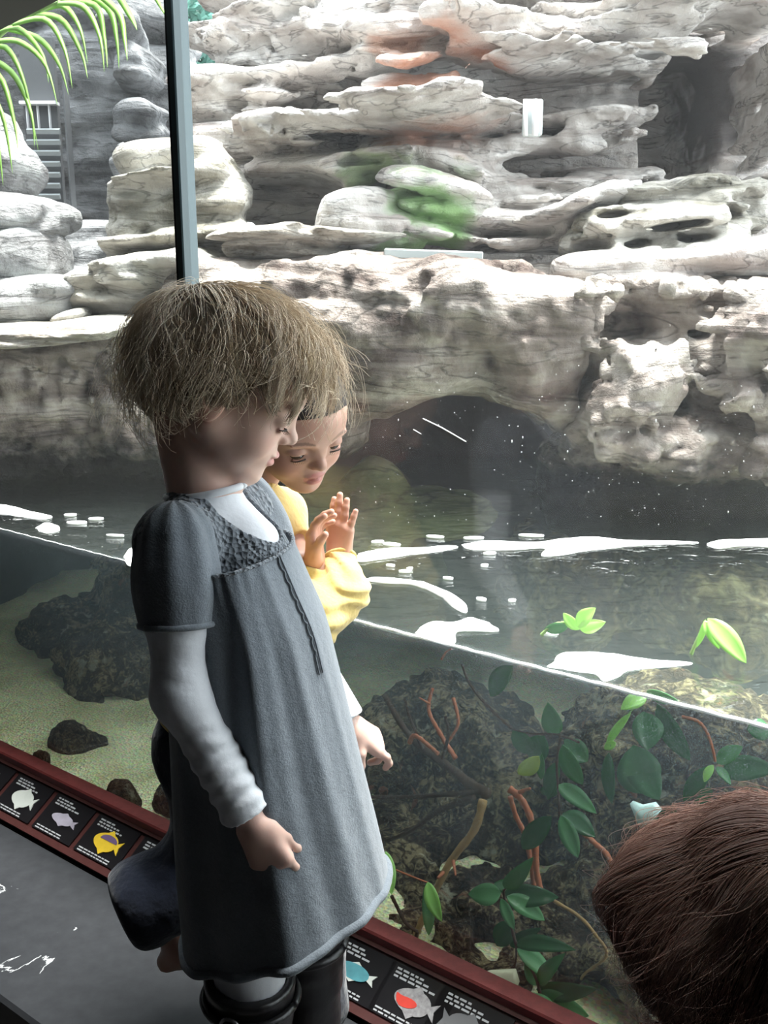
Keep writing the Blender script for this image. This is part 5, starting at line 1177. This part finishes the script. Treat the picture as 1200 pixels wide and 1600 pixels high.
mb = MB(); axA = (WA-EA).normalized(); u_ = axA.orthogonal().normalized(); mb.tube(ringpts(WA+axA*.000, axA, .0245, u_, .0245, axA.cross(u_)), .0030, 8); mb.build('cuff', M['yellow'], g2)
def jean(P):
    d = sbox(P, HC2, (.088, .080, .075), None, 2.4); d = smin(d, prim_sdf([(a, b_, r1, r2, k) for a, b_, r1, r2, k in LP2])(P), .03)
    e = prim_sdf([(LP2b[0][0], kn, .066, .064, .03), (kn, an, .062, .066, .03)])(P); d = smin(d, e, .03)+.004*noise3(P*np.array([16, 16, 22]), 8)+.0012*noise3(P*60, 9)
    ax = V3((an-kn).normalized()); return smax(smax(d, -(P[:, 2]-.03), .004), (P-V3(an))@ax-.034, .012)
shape('jeans', jean, V3((-.56, 1.08, .02)), V3((.10, 1.47, HC2.z+.12)), .005, M['denim'], g2)
def cap2(P):
    q = headq(P, O2, H2, s2); d = ell(q, (-.016, 0, .034), (.100, .078, .080)); d = smin(d, ell(q, (-.105, 0, -.01), (.03, .03, .03)), .015)
    d = smax(d, -ell(q, (.092, 0, -.02), (.072, .085, .080)), .006); return smax(d, -(q[:, 2]+.03), .01)*s2
cv, cf = sdf_grid(cap2, O2-.15, O2+.15, .003, slack=1.5); mesh_obj('hair_cap', cv, cf, M['scalp_d'], g2)
hair(g2, O2, H2, s2, (-.95, 0, .3), 110, 60, ((.030, .019, .014), (.09, .06, .045)), lambda a: R(94)+R(10)*math.cos(a*2), lambda a: 0.0, 8, M['hair_dark'], m=14, rad=.0007, curl=(.0006, .0020), lift=.005, wisp=.02, rootmin=.0, rd=(.099, .078, .081))

# ---------------------------------------------------------------- the head at the lower right
g3 = empty('person', Vector((.30, .64, -.30)), 'small child with wavy brown hair seen from behind at the lower right corner', 'person')
H3 = rotm(R(62), R(12), 0); s3 = .93; O3 = V3(at(1206, 1452, .66))
C3 = Vector(O3)+Vector((-.012, -.02, -.13))
def b3h(P):
    q = headq(P, O3, H3, s3); d = head_parts(q); nb = O3+H3@V3((-.024, 0, -.045)); return smin(d, cone(P, nb, tuple(C3), .036, .04), .016)
hv, hf = sdf_grid(b3h, O3-.15, O3+.13, .003, slack=1.3); hc = head_color(headq(hv, O3, H3), (.6, .4, .32), (.55, .25, .22), (.2, .12, .08))
f3 = Vector(H3[:, 0]); f3.z = 0; f3.normalize(); l3 = Vector((-f3.y, f3.x, 0))
def b3(P):
    T_ = np.array([list(f3), list(l3), [0, 0, 1]]).T; d = sbox(P, V3(C3)-V3((0, 0, .15)), (.058, .078, .14), T_, 2.4); d = smin(d, cone(P, C3+l3*.075-UP*.04, C3-l3*.075-UP*.04, .03, .03), .03)
    pr = []
    for sg in (1, -1):
        S_ = C3+l3*.09*sg-UP*.045; E_ = S_-UP*.13+l3*.02*sg; pr += arm_prims(S_, E_, E_-UP*.10+f3*.06, (.026, .023, .02, .016)); hp = C3-UP*.29+l3*.04*sg; k_ = hp-UP*.17; pr += [(hp, k_, .05, .038, .03), (k_, Vector((k_.x, k_.y, -.27)), .036, .025, .02), (Vector((k_.x, k_.y, -.275)), Vector((k_.x, k_.y, -.28))+f3*.09, .024, .02, .02)]
    return smin(d, prim_sdf(pr)(P), .02)
bv, bf = sdf_grid(b3, V3((C3.x-.2, C3.y-.2, -.31)), V3((C3.x+.2, C3.y+.2, C3.z+.02)), .008, slack=1.3)
v, f_, c_ = join([(hv, hf, hc), (bv, bf, (.6, .4, .32))]); mesh_obj('body', v, f_, M['skin'], g3, col=c_)
shape('shirt', lambda P: smax(b3(P)-.006, -(P[:, 2]-(C3.z-.30)), .004), V3((C3.x-.2, C3.y-.2, C3.z-.34)), V3((C3.x+.2, C3.y+.2, C3.z+.02)), .007, M['darkcloth'], g3)
shape('trousers', lambda P: smax(smax(b3(P)-.009, (P[:, 2]-(C3.z-.28)), .004), -(P[:, 2]+.27), .004), V3((C3.x-.2, C3.y-.2, -.30)), V3((C3.x+.2, C3.y+.2, C3.z-.25)), .007, M['denim'], g3)
def cap3(P):
    q = headq(P, O3, H3, s3); d = ell(q, (-.014, 0, .026), (.096, .075, .080)); d = smin(d, ell(q, (-.035, 0, -.05), (.058, .070, .060)), .03); return smax(d, -ell(q, (.10, 0, -.03), (.07, .07, .08)), .01)
cv, cf = sdf_grid(cap3, O3-.16, O3+.15, .004, slack=1.5); mesh_obj('hair_cap', cv, cf, M['scalp_r'], g3)
def hang3(Pw, az0, th, tmax, t, lf_, g):
    k = np.clip((th-R(80))/R(55), 0, 1.4)
    out = Pw-V3(O3); out[..., 2] = 0; out /= np.linalg.norm(out, axis=2, keepdims=True)+1e-6
    left = np.clip(-out[..., 0], 0, 1)
    flick = np.sin(np.clip(k, 0, 1.1)*PI*.9)*(.006+.034*left)*(.4+.8*lf_[:, None])
    Pw = Pw+out*flick[..., None]; Pw[..., 2] -= .020*k**1.5; return Pw
hair(g3, O3, H3, s3, (-.30, -.45, .84), 130, 90, ((.30, .16, .12), (.90, .66, .56)), lambda a: R(138)-R(26)*math.exp(-(a/.6)**2), lambda a: .003, 12, M['hair_brown'], m=26, rad=.00045, curl=(.002, .010), lift=.009, wisp=.05, hang=hang3, sweep=.35, wide=.16)
